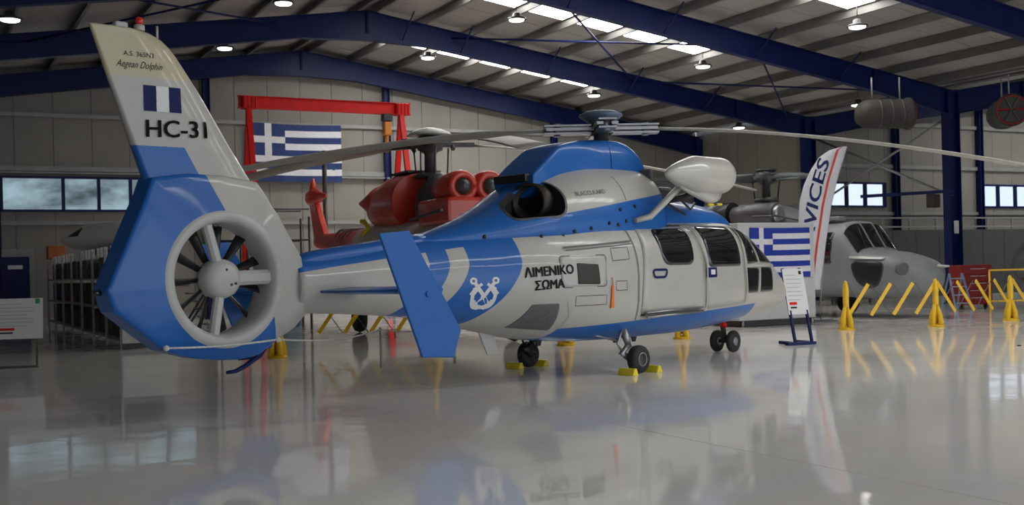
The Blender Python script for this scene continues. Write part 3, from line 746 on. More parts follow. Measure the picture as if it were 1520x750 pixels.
# stabiliser and end plates
def wing(y0, y1):
    rg = []
    for y, L0, L1, z in ((y0, -4.02, -4.52, 1.215), (y1, -4.0, -4.48, 1.215)):
        r = []
        for k in range(20):
            a = 2*pi*k/20; u_ = (1-cos(a))/2; th_ = .046*min(1, (u_/.15)**.5 if u_ < .15 else 1)*(1-.8*u_)
            r.append((L0+(L1-L0)*u_, y, z+math.copysign(th_+.003, sin(a))))
        rg.append(r)
    return MB().rings(rg)
wing(-.15, -1.6).build('stabiliser', M['blue'], heli); wing(.15, 1.6).build('stabiliser', M['blue'], heli)
EP = [(-4.83, 1.78), (-4.45, 1.81), (-3.775, .80), (-3.885, .52), (-4.31, .55)]
for sg in (-1, 1):
    mb = MB(); mb.prism(dense(EP, .2), lambda a, b, t: (a, sg*1.6+t, b), -.018, .018)
    ep = mb.build('stabiliser_end_plate', M['blue'], heli, .01)
    MB().lathe([(.035, -.035), (.02, .035)], (-4.22, sg*1.6, 1.18), (0, 1, 0), 12).build('end_plate_bolt', M['blue'], ep)
# belly strake, cargo box
MB().prism([(-1.99, .76), (-1.72, .74), (-1.56, .325), (-1.78, .34)], lambda a, b, t: (a, t, b), -.012, .012).build('belly_strake', M['white'], heli, .004)
# main gear
def main_gear(sg):
    g_ = MB().tube([(-.05, sg*.80, .62), (-.03, sg*.84, .46), (.0, sg*.86, .34)], [.055, .05, .04], 14)
    g_.tube([(-.02, sg*.86, .36), (-.16, sg*.86, .28), (.03, sg*.86, .185)], [.04, .045, .05], 12)
    g_.tube([(-.1, sg*.83, .58), (-.22, sg*.84, .40), (-.14, sg*.86, .29)], .016, 8)
    g_.tube([(-.75, sg*.55, .60), (-.18, sg*.80, .44)], .014, 8)
    g = g_.build('main_landing_gear', M['steel'] if sg < 0 else M['dark'], heli)
    MB().lathe([(.09, -.07), (.15, -.075), (.178, -.05), (.187, 0), (.178, .05), (.15, .075), (.09, .07)], (.04, sg*.98, .187), (0, 1, 0), 32).build('tyre', M['rubber'], g)
    MB().lathe([(.095, -.07), (.085, -.078), (.06, -.05), (.03, -.06), (.0, -.07)], (.04, sg*.98, .187), (0, 1, 0) if sg < 0 else (0, -1, 0), 24).build('wheel_rim', M['steel'], g)
    return g
main_gear(-1); main_gear(1)
ng = MB().tube([(3.5, 0, .62), (3.62, 0, .2)], [.05, .035], 12).tube([(3.62, -.14, .175), (3.62, .14, .175)], .03, 10).build('nose_landing_gear', M['darkgrey'], heli)
for sg in (-1, 1):
    MB().lathe([(.07, -.045), (.14, -.05), (.168, -.03), (.175, 0), (.168, .03), (.14, .05), (.07, .045)], (3.62, sg*.15, .175), (0, 1, 0), 28).build('tyre', M['rubber'], ng)
    MB().lathe([(.075, -.045), (.04, -.05), (0, -.045)], (3.62, sg*.15, .175), (0, 1, 0), 20).build('wheel_rim', M['steel'], ng)
MB().tube([(3.45, -.05, .5), (3.55, -.04, .42)], .05, 10).build('taxi_light', M['red'], ng)
for p in ((-1.0, -.1, .44), (.6, -.1, .38), (.9, -.2, .38)): MB().prism([(0, .1), (.14, .1), (.1, 0), (.04, 0)], lambda a, b, t, p=p: (p[0]+a, p[1]+t, p[2]-.04+b), -.01, .01).build('belly_antenna', M['dark'], heli)
# rescue hoist pod and its arm
ha = MB().tube([(.20, -.86, 2.01), (.45, -.92, 2.06), (.62, -1.0, 2.22), (.95, -1.12, 2.52)], [.035, .045, .045, .045], 14).build('hoist_arm', M['white'], heli)
pod = []
for i in range(25):
    u_ = i/24; L = .43+u_*1.53; r = .26*(max(0, min(1, u_/.42))**.62 if u_ < .42 else 1)*(1 if u_ < .8 else (max(0, 1-((u_-.8)/.2)**2.2))**.5)
    r = max(r, .004); pod.append([(L, -1.2+r*.95*cos(2*pi*k/28), 2.62+.02*u_+r*(1.0 if sin(2*pi*k/28) > 0 else 1.0)*sin(2*pi*k/28)) for k in range(28)])
MB().rings(pod).build('hoist_pod', M['white'], heli)
loft([(.75, 2.44, 2.5, 2.55, .04, 2, 2), (1.1, 2.33, 2.42, 2.55, .07, 2, 2), (1.5, 2.24, 2.38, 2.55, .08, 2, 2), (1.68, 2.30, 2.40, 2.55, .06, 2, 2)], 'hoist_keel', M['white'], heli).location = (0, -1.2, 0)
hk = MB().tube([(1.58, -1.2, 2.42), (1.58, -1.2, 2.22)], .04, 10).build('hoist_hook_housing', M['darkgrey'], heli)
MB().tube([(1.42, -1.2, 2.23), (1.75, -1.2, 2.24)], .018, 8).build('hook_guard', M['yellow2'], hk)
MB().tube([(1.2, -.5, 2.30), (1.38, -.8, 2.35), (1.45, -1.1, 2.45)], .05, 10).build('hoist_bracket', M['darkgrey'], heli)
# main rotor
rh = MB().lathe([(.10, -.25), (.11, 0), (.17, .03), (.17, .10), (.12, .14)], (.6, 0, 3.28), n=24).build('rotor_head', M['darkgrey'], heli)
cp = MB()
cp.lathe([(.14, 0), (.15, .06), (.26, .13), (.31, .17), (.30, .19), (.20, .235), (.05, .25)], (.6, 0, 3.35), n=28).build('rotor_cap', mat('slate_blue_cap', (.10, .14, .21), .4, var=.1), rh)
vdir = -.8135+radians(2)      # rotor azimuth in the aircraft frame, blades lie across the view
def blade_arm(a, full):
    ca, sa = cos(a), sin(a); P = lambda r, w, z: (.6+ca*r-sa*w, sa*r+ca*w, z)
    mb = MB()
    for w in (-.10, .10): mb.rings([[P(r, w+x, 3.33+z+(0 if r < .4 else -.0)) for x, z in ((-.045, -.02), (.045, -.02), (.045, .02), (-.045, .02))] for r in (.12, .45, .78)], False)
    for z in (-.055, .055): mb.rings([[P(r, x, 3.33+z+y) for x, y in ((-.12, -.012), (.12, -.012), (.12, .012), (-.12, .012))] for r in (.15, .8)], False)
    mb.tube([P(.62, 0, 3.24), P(.62, 0, 3.42)], .05, 10)
    mb.build('rotor_arm', M['steel'], rh)
    if not full: return
    rg = []
    for i in range(25):
        r = .72+(5.95-.72)*i/24; drop = -.62*((r-.6)/5.35)**1.7; c = .385/2 if r > 1.6 else .07+(.385/2-.07)*max(0, (r-1.1)/.5)
        tw = radians(9-6*(r/5.95)); ring = []
        for k in range(16):
            b = 2*pi*k/16; u_ = cos(b)*c; w_ = sin(b)*.024
            ring.append(P(r, u_*cos(tw)-w_*sin(tw), 3.33+drop+u_*sin(tw)+w_*cos(tw)))
        rg.append(ring)
    MB().rings(rg).build('rotor_blade', M['blade'], heli)
blade_arm(vdir, True); blade_arm(vdir+pi, True); blade_arm(vdir+pi/2, False); blade_arm(vdir-pi/2, False)
# wheel chocks
def chock(L, S, label):
    t = thing('wheel_chock', label, 'wheel chock', HM @ Vector((L, S, 0)), .8135, 'yellow wheel chocks')
    MB().prism([(-.06, 0), (.06, 0), (.025, .09), (-.025, .09)], lambda a, b, t_: (a, t_, b), -.13, .13).build('block', M['yellow2'], t, .01)
    return t
chock(-.22, -1.0, 'yellow chock behind the near main wheel'); chock(.30, -1.0, 'yellow chock in front of the near main wheel')
chock(-.22, 1.0, 'yellow chock behind the far main wheel'); chock(.30, 1.0, 'yellow chock in front of the far main wheel')
# ------------------------------------------------------------------ right side: kiosk, flag, banner, easel, barriers
def HT(V, U, Z=0): return HR @ Matrix.Translation((V, U, Z))
def greek_flag(name, label, w, h, mx, blue, white, canton=.37, sag=.03, group=None):
    """cloth flag: x to the right, z up, origin at top left; each stripe is a part"""
    t = thing(name, label, 'flag', mx=mx, group=group)
    def pz(x, z): return Vector((x, sag*sin(x*5)*.5*(abs(z)/h)+sag*.3*sin(z*6), z-sag*.7*sin(pi*x/w)*(1-.5*abs(z)/h)))
    def strip(x0, x1, z0, z1, nm, m, off=0):
        n = 12; A = []
        for i in range(n+1):
            x = x0+(x1-x0)*i/n; A += [pz(x, z0)+Vector((0, -off, 0)), pz(x, z1)+Vector((0, -off, 0))]
        B_ = [p+Vector((0, .006, 0)) for p in A]; k = len(A)
        fs = [(2*i, 2*i+1, 2*i+3, 2*i+2) for i in range(n)]
        mb = MB(); mb.add(A+B_, fs+[tuple(j+k for j in f[::-1]) for f in fs]+[(2*i, 2*i+2, 2*i+2+k, 2*i+k) for i in range(n)]+[(2*i+1, 2*i+1+k, 2*i+3+k, 2*i+3) for i in range(n)])
        mb.build(nm, m, t)
    s = h/9; c5 = s*5
    for i in range(9):
        x0 = c5*w/h/1.5*1.0 if i < 5 else 0
        x0 = canton*w if i < 5 else 0
        strip(x0, w, -s*i, -s*(i+1), 'stripe', blue if i % 2 == 0 else white)
    cw_ = canton*w; a = cw_*.4; b_ = cw_*.6
    strip(0, a, 0, -2*s, 'canton_square', blue); strip(b_, cw_, 0, -2*s, 'canton_square', blue)
    strip(0, a, -3*s, -5*s, 'canton_square', blue); strip(b_, cw_, -3*s, -5*s, 'canton_square', blue)
    strip(0, cw_, -2*s, -3*s, 'cross_bar', white, .001); strip(a, b_, 0, -5*s, 'cross_bar', white, .002)
    return t
greek_flag('wall_flag', 'large faded blue and white striped flag hanging on the back wall behind the red crane', 3.2, 2.0, HT(10.12, UG-.30, 6.62), M['flagblue2'], M['flagwhite'], sag=.05)
k = thing('exhibition_kiosk', 'white boxy display stand carrying the small flag, beyond the helicopter nose', 'display stand', mx=HT(17.05, 20.3, 0))
MB().box((0, 0, 1.22), (2.2, 1.1, 2.16)).build('cabinet', mat('kiosk_white', (.5, .5, .5), .4, var=.04), k, .02)
MB().box((0, 0, .08), (2.1, 1.0, .14)).build('plinth', M['dark'], k)
for s_ in (-1, 1): MB().tube([(s_*1.0, -.53, 0), (s_*1.0, -.53, .14)], .03, 8).build('foot', M['steel'], k)
MB().box((-.98, -.556, .62), (.03, .01, .28)).build('red_mark', M['red'], k, label='short red vertical mark')
MB().box((0, -.556, 1.05), (2.1, .006, .01)).build('panel_joint', M['girt'], k)
greek_flag('display_flag', 'bright blue and white striped flag on the white display stand', 1.72, 1.12, HT(16.27, 19.72, 2.19), M['flagblue'], M['flagwhite'], sag=.012)
# feather banner (stands behind the kiosk), plane facing the camera
bn = thing('feather_banner', 'tall curved white feather banner with blue lettering and a red stripe', 'banner', (7.15, 26.5, 0), .12)
pole = [(.02, 0, 0), (.06, 0, .9), (.18, 0, 1.8), (.34, 0, 2.7), (.50, 0, 3.3), (.66, 0, 3.75), (.78, 0, 4.08)]
def pc(z):  # right edge
    return tab([(p[2], p[0]) for p in pole], z)
LEFT = [(.75, -.30), (1.2, -.36), (1.8, -.42), (2.3, -.46), (2.8, -.42), (3.2, -.30), (3.55, -.12), (3.85, .10), (4.05, .42), (4.10, .74)]
A = []; zs = [.75+k_*(4.09-.75)/40 for k_ in range(41)]
for z in zs: A.append((z, tab(LEFT, z), max(pc(z), tab(LEFT, z)+.02)))
def sail(fr0, fr1, nm, m, off):
    mb = MB(); v1 = [(l+(r-l)*fr0, off+.02*sin(z*2), z) for z, l, r in A]; v2 = [(l+(r-l)*fr1, off+.02*sin(z*2), z) for z, l, r in A]; n = len(A)
    b1 = [(x, y+.006, z) for x, y, z in v1+v2]
    fs = [(i, i+1, i+1+n, i+n) for i in range(n-1)]
    mb.add(v1+v2+b1, fs+[tuple(j+2*n for j in f[::-1]) for f in fs]+[(i, i+2*n, i+1+2*n, i+1) for i in range(n-1)]+[(i+n, i+1+n, i+1+3*n, i+3*n) for i in range(n-1)], True); return mb.build(nm, m, bn)
sail(0, 1, 'sail', M['flagwhite'], 0)
mb = MB(); v1, v2 = [], []
for z, l, r in A:
    c = r-.20-.0*z; v1.append((max(c-.035, l), -.004+.02*sin(z*2), z)); v2.append((max(c+.025, l+.01), -.004+.02*sin(z*2), z))
n = len(A); mb.add(v1+v2, [(i, i+1, i+1+n, i+n) for i in range(n-1)]).build('red_stripe', mat('banner_red', (.62, .06, .04), .7, var=.05), bn)
MB().tube([(p[0]+.01, .02, p[2]) for p in pole], .014, 8).build('pole', M['steel'], bn)
MB().box((.05, 0, .02), (.6, .45, .04)).build('base_plate', M['darkgrey'], bn)
def bt(a, b):   # a runs up along the banner, b across to the left
    z = 1.28+a; x = pc(z)-.56+b*-1.0+.25; 
    d = .17
    return (x, -.008+.02*sin(z*2), z)
lettering('banner_lettering', 'SERVICES', 2.55, .30, bt, mat('banner_navy', (.015, .03, .16), .7, var=0), bn, shear=.25, bold=.02)
# easel signs
M['sign'] = mat('sign_white', (.62, .63, .62), .4, var=.02)
def info_board(name, label, mx, w, h, zc, tilt, inward, lean):
    t = thing(name, label, 'sign', mx=mx)
    R_ = Matrix.Translation((0, 0, zc)) @ Matrix.Rotation(tilt, 4, 'X')
    bd = MB().box((0, 0, 0), (w, .012, h), R_).build('board', M['sign'], t)
    f = lambda a, b: R_ @ Vector((a, -.008, b))
    ln = mat('sign_grey_print', (.3, .3, .3), .6, var=0) if 'sgp' not in M else M['sgp']; M['sgp'] = ln
    mb = MB()
    for i in range(7):
        z = h*(.36-.09*i); x0 = -w*.42; 
        L = w*(.5 if i == 0 else (.74 if i % 3 else .6)); mb.box((x0+L/2, -.0075, z), (L, .002, h*.012), R_)
    mb.build('print_lines', ln, t)
    MB().box((-w*.22, -.008, -h*.26), (w*.36, .003, h*.06), R_).build('print_block', M['red'], t, label='dark red printed bar')
    MB().box((-w*.22, -.008, -h*.35), (w*.3, .003, h*.035), R_).build('print_block', M['ink'], t, label='black printed bar')
    return t, R_
es, R1 = info_board('information_stand', 'white notice board on a slanted navy steel stand in front of the display kiosk', Matrix.Translation((4.86, 19.5, 0)) @ Matrix.Rotation(.38, 4, 'Z'), .42, .80, .90, radians(-13), 0, 0)
MB().box((.14, -.009, .33), (.05, .003, .06), R1).build('print_mark', M['ink'], es)
for x in (-.17, .17): MB().bar((x, .13, 1.3), (x, -.19, .05), .035, .05).build('stand_leg', M['navy'], es)
MB().bar((-.36, -.22, .025), (.20, -.22, .025), .12, .05).build('stand_base', M['navy'], es); MB().bar((.17, -.22, .025), (.17, .25, .025), .05, .05).build('stand_foot', M['navy'], es); MB().bar((-.17, -.22, .025), (-.17, .25, .025), .05, .05).build('stand_foot', M['navy'], es)
ls, R2 = info_board('information_stand', 'white notice board on thin legs at the left edge in front of the racks', Matrix.Translation((-8.07, 18.45, 0)) @ Matrix.Rotation(.25, 4, 'Z'), .80, .66, .80, radians(-8), 0, 0)
MB().box((.32, -.008, .28), (.07, .003, .08), R2).build('print_mark', mat('sign_green', (.02, .25, .10), .5, var=0), ls, label='small green printed square')
for x in (-.3, .3): MB().bar((x, .08, .9), (x, -.05, .02), .025, .03).build('stand_leg', M['darkgrey'], ls)
MB().bar((-.32, -.06, .02), (.32, -.06, .02), .04, .04).build('stand_base', M['darkgrey'], ls)
# yellow expandable barriers
def barrier_post(P, label, h=1.0):
    t = thing('barrier_post', label, 'barrier post', P, 0, 'yellow barrier posts')
    MB().lathe([(.05, .1), (.05, .30), (.06, .5), (.065, .8), (.05, h-.08), (.03, h-.02), (.012, h)], n=12).build('post', M['yellow'], t)
    for k_ in range(4):
        a = k_*pi/2+.6; mb = MB()
        mb.tube([(.03*cos(a), .03*sin(a), .46), (.06*cos(a), .06*sin(a), .34), (.10*cos(a), .10*sin(a), .20), (.115*cos(a), .115*sin(a), .02)], [.035, .05, .06, .06], 8)
        mb.build('leg', M['yellow'], t)
    MB().lathe([(.17, 0), (.17, .03), (.10, .06)], n=16).build('base_ring', M['yellow'], t)
    return t
def lattice(P, Q, label, n, sg=1, both=False):
    P, Q = Vector(P), Vector(Q); d = (Q-P); L = d.length; a = atan2(d.y, d.x)
    t = thing('barrier_lattice', label, 'barrier', P, a, 'yellow expandable barrier lattices')
    s_ = L/n
    for i in range(n):
        x0 = s_*(i+.1); x1 = s_*(i+1.0)
        z0, z1 = (.28, .92) if sg > 0 else (.92, .28)
        MB().bar((x0, 0, z0), (x1, 0, z1), .075, .012, up=(0, 1, 0)).build('slat', M['yellow'], t)
        if both: MB().bar((x0, .02, z1), (x1, .02, z0), .016, .01, up=(0, 1, 0)).build('slat', M['darkgrey'], t)
    return t
p1, p2, p3 = Vector((6.78, 23.11, 0)), Vector((8.75, 23.5, 0)), Vector((10.98, 25.05, 0))
barrier_post(p1, 'yellow barrier post left, under the grey helicopter nose'); barrier_post(p2, 'yellow barrier post in the middle, in front of the navy column'); barrier_post(p3, 'yellow barrier post at the right edge before the red tool cabinet')
lattice(p1, p2, 'row of slanted yellow barrier slats between left and middle posts', 4, 1, True)
lattice(p2, p3+Vector((0, 0, 0)), 'row of slanted yellow barrier slats between middle and right posts', 4, -1, True)
lattice(p3, p3+Vector((2.2, 1.2, 0)), 'row of slanted yellow barrier slats leaving the right edge', 4, -1, True)
p4, p5, p6, p7 = Vector((-4.0, 19.2, 0)), Vector((-1.33, 18.9, 0)), Vector((.95, 20.6, 0)), Vector((3.2, 21.6, 0))
barrier_post(p4, 'yellow barrier post just right of the tail fan'); barrier_post(p5, 'yellow barrier post hidden behind the blue end plate'); barrier_post(p6, 'yellow barrier post behind the blue belly'); barrier_post(p7, 'yellow barrier post between main and nose wheels')
lattice((-3.75, 21.6, 0), (-1.75, 21.3, 0), 'yellow barrier slats seen below the tail boom', 4, 1, True)
# rope tied along the foot of the tail shroud, running on to thin stakes
rp_ = thing('rope_barrier', 'white rope tied along the foot of the blue tail shroud, on to thin stakes', 'rope')
ra, rb = HM @ Vector((-6.30, -.20, .735)), HM @ Vector((-5.08, -.27, .745)); rc_, rd = Vector((-1.97, 16.8, .56)), Vector((-.9, 17.2, .50))
pts = [ra+(rb-ra)*(i/6)-Vector((0, 0, .02*sin(pi*i/6))) for i in range(7)]+[rb+(rc_-rb)*(i/12)-Vector((0, 0, .07*sin(pi*i/12))) for i in range(1, 13)]+[rc_+(rd-rc_)*(i/5)-Vector((0, 0, .03*sin(pi*i/5))) for i in range(1, 6)]
MB().tube(pts, .011, 6).build('rope', M['rope'], rp_)
for p in (ra, rb): MB().lathe([(.005, -.03), (.028, -.015), (.028, .015), (.005, .03)], p, n=10).build('knot', M['rope'], rp_)
for p in (rc_, rd): MB().tube([(p.x, p.y, 0), (p.x, p.y, p.z+.03)], .018, 8).build('stake', M['white'], rp_)

# ------------------------------------------------------------------ racks on the left
M['rack'] = mat('rack_grey', (.36, .37, .38), .5, .4, var=.15)
M['rackw'] = mat('rack_white', (.5, .5, .48), .5, var=.05)
binm = [mat('case_%s' % n_, c, .6, var=.25, vs=4) for n_, c in (('dark', (.03, .03, .035)), ('brown', (.10, .045, .025)), ('blue', (.02, .05, .12)), ('grey', (.10, .10, .10)), ('olive', (.05, .055, .035)))]
rk0 = None; nb = 7; bay = 2.0
where = ['nearest the camera', 'second from the camera', 'third from the camera', 'middle one', 'third from the wall', 'second from the wall', 'against the back wall']
for i in range(nb):
    u0 = 23.5+i*bay
    if rk0 is None:
        rk0 = thing('storage_rack', '', 'rack', mx=HT(3.53, u0))
        for x in (0, .93):
            for y in (0.01, bay-.05): MB().box((x+.02, y+.02, 1.02), (.045, .045, 2.04)).build('upright', M['rack'], rk0)
        for z in (.18, .80, 1.42): MB().box((.49, bay/2, z), (.96, bay-.04, .04)).build('shelf', M['rack'], rk0)
        for y in (.35, .9, 1.45): MB().box((.09, y, 2.0), (.08, .08, .22)).build('peg', M['rackw'], rk0)
        tr = tree_of(rk0); o = rk0
    else: o = copy_tree(rk0, tr); o.matrix_world = HT(3.53, u0)
    o['label'] = 'grey open storage rack along the left, '+where[i]; o['group'] = 'storage racks along the left'
ep = thing('rack_end_panel', 'white end box of the nearest storage rack beside the tail', 'panel', mx=HT(3.53, 23.46))
MB().box((.55, 0, .55), (1.05, .05, .85)).build('panel', M['rackw'], ep); MB().box((.55, .0, .08), (1.05, .04, .1)).build('painted_shadow_strip', M['dark'], ep)  # black strip stands in for the shadow under the white end box
cs = {}
random.seed(3)
sh = ['lower', 'middle', 'upper']
for i in range(nb):
    for l, z in enumerate((.20, .82, 1.44)):
        for s_ in range(2):
            mi = random.randrange(5); hh = random.choice((.36, .44, .5)); key = (mi, hh)
            if key not in cs:
                o = MB().box((0, 0, hh/2), (.7, .78, hh)).box((-.36, 0, hh*.6), (.03, .3, .04)).build('equipment_case', binm[mi], bevel=.02); cs[key] = o
            else: o = cs[key].copy(); COL.objects.link(o)
            o.matrix_world = HT(3.53+.50, 23.5+i*bay+.52+s_*.95, z)
            tag(o, '%s case at the %s end of the %s shelf, rack %s' % (['black', 'brown', 'navy', 'grey', 'olive'][mi], ['near', 'far'][s_], sh[l], where[i]), 'case', 'equipment cases in the left racks')
gp = thing('aircraft_nose_fairing', 'white aircraft nose section with dark window opening lying on top of the racks', 'aircraft part', mx=HT(4.05, 30.0, 2.1) @ Matrix.Rotation(radians(-62), 4, 'Z'))
GP = [(-1.55, .30, .33, .36, .02, 1.6, 1.6), (-1.2, .16, .34, .46, .16, 1.7, 1.6), (-.7, .06, .34, .60, .30, 1.8, 1.6), (-.2, .05, .38, .72, .36, 1.9, 1.8), (.9, .12, .42, .74, .38, 2, 2), (1.4, .16, .42, .72, .36, 2, 2)]
loft(GP, 'shell', mat('fairing_white', (.8, .8, .79), .4, var=.04), gp)
for sg in (-1, 1): patch([(-1.0, .40), (-.35, .40), (-.28, .60), (-.55, .62)], .006, 'window_opening', M['dark'], gp, T=GP, sg=sg, r=.06)
MB().box((.7, 0, -.02), (1.4, .5, .14)).build('cradle', M['dark'], gp)
ob = thing('orange_box', 'small orange box on the far end of the racks', 'box', mx=HT(3.75, 37.0, 2.06)); MB().box((0, 0, .2), (.5, .5, .4)).build('body', mat('box_orange', (.42, .12, .03), .6, var=.2), ob, .02)

# ------------------------------------------------------------------ red gantry crane
UGc = 32.5
gc = thing('gantry_crane', 'red steel gantry crane with orange chain hoist behind the red helicopter', 'crane', mx=HT(0, UGc))
za = 6.42; V0, V1 = 8.42, 13.45
mb = MB(); mb.box(((V0+V1)/2, 0, za), (V1-V0+.3, .014, .34)).box(((V0+V1)/2, 0, za+.17), (V1-V0+.3, .2, .02)).box(((V0+V1)/2, 0, za-.17), (V1-V0+.3, .2, .02)); mb.build('crane_beam', M['red'], gc)
for V in (V0+.15, V1-.15):
    MB().box((V, 0, za-.02), (.42, .36, .36)).build('beam_clamp', M['red'], gc, .03)
    for i_ in range(4): MB().box((V-.16+i_*.11, -.19, za-.02), (.02, .05, .34)).build('clamp_rib', M['red'], gc)
    for s_ in (-1, 1):
        MB().bar((V+.03*s_, s_*.1, za-.2), (V+.12*s_, s_*1.7, .12), .15, .15).build('crane_leg', M['red'], gc)
    MB().bar((V-.1, -1.45, .9), (V+.1, 1.45, .9), .09, .09).build('crane_tie', M['red'], gc)
    for s_ in (-1, 1): MB().lathe([(.09, -.04), (.09, .04)], (V+.12*s_, s_*1.7, .09), (1, 0, 0), 14).build('castor', M['rubber'], gc)
ch = MB().box((V1-.62, 0, za-.28), (.3, .25, .22)).build('hoist_trolley', M['dark'], gc, .02)
MB().box((V1-.62, 0, za-.62), (.24, .24, .42)).build('hoist_body', mat('hoist_orange', (.62, .22, .02), .5, var=.15), gc, .04)
MB().tube([(V1-.64, 0, za-.8), (V1-.64, 0, za-1.35)], .07, 8).build('chain_bag', mat('hoist_orange2', (.5, .16, .02), .6, var=.3, vs=20), gc)
# wall lamp box between the girts
wl_ = thing('wall_light', 'small grey bulkhead light on the back wall right of the flag', 'light', mx=HT(14.0-.95, UG-.2, 5.15)); MB().box((0, 0, 0), (.2, .12, .32)).build('case', M['duct'], wl_, .03); MB().box((0, -.07, -.02), (.14, .03, .2)).build('lens', M['darkgrey'], wl_)
# ------------------------------------------------------------------ red helicopter behind
M['rred'] = mat('red_paint', (.60, .045, .022), .32, var=.12, vs=3, coat=.3)
def puma_paint(X, Y, Z): return OR(AND(Z.gt(1.6), Z.lt(2.0)), Z.gt(2.5), AND(X.lt(-3.2), Z.gt(1.9)))
M['pbody'] = mat('white_red_body', (.5, .48, .46), .4, var=.1, paint=[((.5, .48, .46), None), ((.45, .04, .03), puma_paint)])
az = atan2(-.89, .46)
pu = thing('red_helicopter', 'red and white transport helicopter with tall bare rotor head, behind the blue tail boom', 'helicopter', (-1.76, 25.3, 0), az)
PB = [(-8.2, 2.15, 2.35, 2.55, .16, 2, 2), (-6, 1.8, 2.15, 2.52, .32, 2, 2), (-4.2, 1.3, 1.95, 2.54, .55, 2.2, 2.2), (-3.0, .8, 1.65, 2.58, .88, 2.6, 2.6), (-1.5, .55, 1.4, 2.6, .98, 3, 3), (1.5, .5, 1.4, 2.5, 1.0, 3, 3), (3.0, .55, 1.3, 2.4, .95, 2.6, 2.6), (4.0, .7, 1.2, 1.9, .7, 2.2, 2.4), (4.7, .9, 1.15, 1.4, .3, 2, 2)]
loft(PB, 'fuselage', M['pbody'], pu, .25, 36)
PC = [(-3.7, 2.95, 3.0, 3.06, .04, 2, 2), (-3.3, 2.7, 2.95, 3.16, .28, 2, 2), (-2.7, 2.45, 2.9, 3.3, .55, 2.2, 2), (-1.9, 2.3, 2.9, 3.55, .75, 2.3, 2), (-1.2, 2.25, 2.9, 3.66, .82, 2.4, 2), (-.25, 2.25, 2.9, 3.62, .84, 2.4, 2)]
loft(PC, 'rear_cowling', M['rred'], pu, .1, 36)
for s_ in (-1, 1):
    MB().lathe([(.30, 0), (.34, .06), (.34, .5), (.28, .9), (.2, 1.0)], (2.3, s_*.31, 3.12), (-1, 0, -.05), 24).build('engine_pod', M['rred'], pu)
    MB().tube([(2.33, s_*.31+.25*cos(a_), 3.12+.25*sin(a_)) for a_ in [i*pi/10 for i in range(21)]], .085, 10).build('intake_lip', M['rred'], pu)
    MB().lathe([(.2, -.0), (.19, .12), (.05, .25)], (2.25, s_*.31, 3.12), (1, 0, 0), 20).build('intake_cover', M['darkgrey'], pu)
    MB().lathe([(.46, 0), (.34, .25), (.16, .48), (.03, .66)], (-2.1, s_*.32, 3.05), (-.75, s_*.66, .02), 20).build('exhaust_fairing', M['rred'], pu)
MB().box((1.75, 0, 2.62), (1.6, 1.5, .55)).build('engine_deck', M['rred'], pu, .08)
MB().lathe([(.46, 0), (.50, .35), (.42, .72), (.25, .95), (.16, 1.1)], (.3, 0, 2.45), n=24).build('gearbox', M['darkgrey'], pu)
MB().box((-.9, 0, 3.66), (1.1, .8, .05)).build('cowling_opening', M['dark'], pu)
MB().lathe([(.14, 0), (.13, .6), (.16, .65), (.28, .7), (.30, .95), (.22, 1.02)], (0, 0, 3.4), n=20).build('rotor_mast', M['darkgrey'], pu)
MB().lathe([(.52, 0), (.44, .07), (.28, .14), (.1, .18), (.02, .19)], (0, 0, 4.42), n=32).build('rotor_dome', mat('dome_white', (.6, .6, .57), .35, var=.05), pu)
MB().lathe([(.36, 0), (.38, .05), (.30, .1)], (0, 0, 3.48), n=24).build('swashplate', M['darkgrey'], pu)
for k in range(4):
    a = radians((14, -74, 150, 240)[k])-az; ca, sa = cos(a), sin(a)
    P = lambda r, w, z: (ca*r-sa*w, sa*r+ca*w, z)
    MB().tube([P(.38, 0, 3.5), P(.42, .03, 4.15)], .02, 8).build('pitch_link', M['darkgrey'], pu)
    mb = MB(); mb.rings([[P(r, x, 4.22+z) for x, z in ((-.07, -.05), (.07, -.05), (.07, .05), (-.07, .05))] for r in (.2, .55, 1.0)], False).tube([P(.5, -.12, 4.12), P(.5, .12, 4.32)], .05, 8); mb.build('blade_cuff', M['darkgrey'], pu)
    if k < 3:
        rg = []
        for i in range(17):
            r = .95+6.85*i/16; drop = (-1.05 if k == 0 else -.75 if k == 2 else -.9)*((r-.5)/7.3)**1.6; c = .27 if r > 1.9 else .08+.19*(r-.95)/.95; tw = radians(8)
            rg.append([P(r, cos(2*pi*j/12)*c*cos(tw)-sin(2*pi*j/12)*.03*sin(tw), 4.22+drop+cos(2*pi*j/12)*c*sin(tw)+sin(2*pi*j/12)*.03) for j in range(12)])
        MB().rings(rg).build('rotor_blade', M['blade'], pu)
# tail pylon and tail gearbox
MB().prism([(-8.3, 2.2), (-7.3, 2.3), (-8.35, 3.6), (-8.8, 3.6)], lambda a, b, t: (a, t, b), -.09, .09).build('tail_pylon', M['rred'], pu, .03)
loft([(-9.1, 3.45, 3.62, 3.78, .06, 2, 2), (-8.8, 3.4, 3.62, 3.85, .2, 2, 2), (-8.4, 3.4, 3.62, 3.88, .22, 2, 2), (-7.9, 3.5, 3.62, 3.75, .10, 2, 2), (-7.4, 3.55, 3.6, 3.66, .03, 2, 2)], 'tail_gearbox', M['rred'], pu)
MB().lathe([(.14, 0), (.03, .38)], (-8.6, 0, 3.8), n=12).build('gearbox_fin', M['rred'], pu)
MB().tube([(-8.6, .1, 3.62), (-8.6, .35, 3.62)], .12, 12).build('tail_rotor_hub', M['dark'], pu)
MB().tube([(-8.6, .35, 3.6), (-8.6, .35, 5.0)], .07, 8).build('tail_rotor_blade', M['darkgrey'], pu)
MB().tube([(-8.6, .35, 3.6), (-8.6, .35, 2.2)], .07, 8).build('tail_rotor_blade', M['darkgrey'], pu)
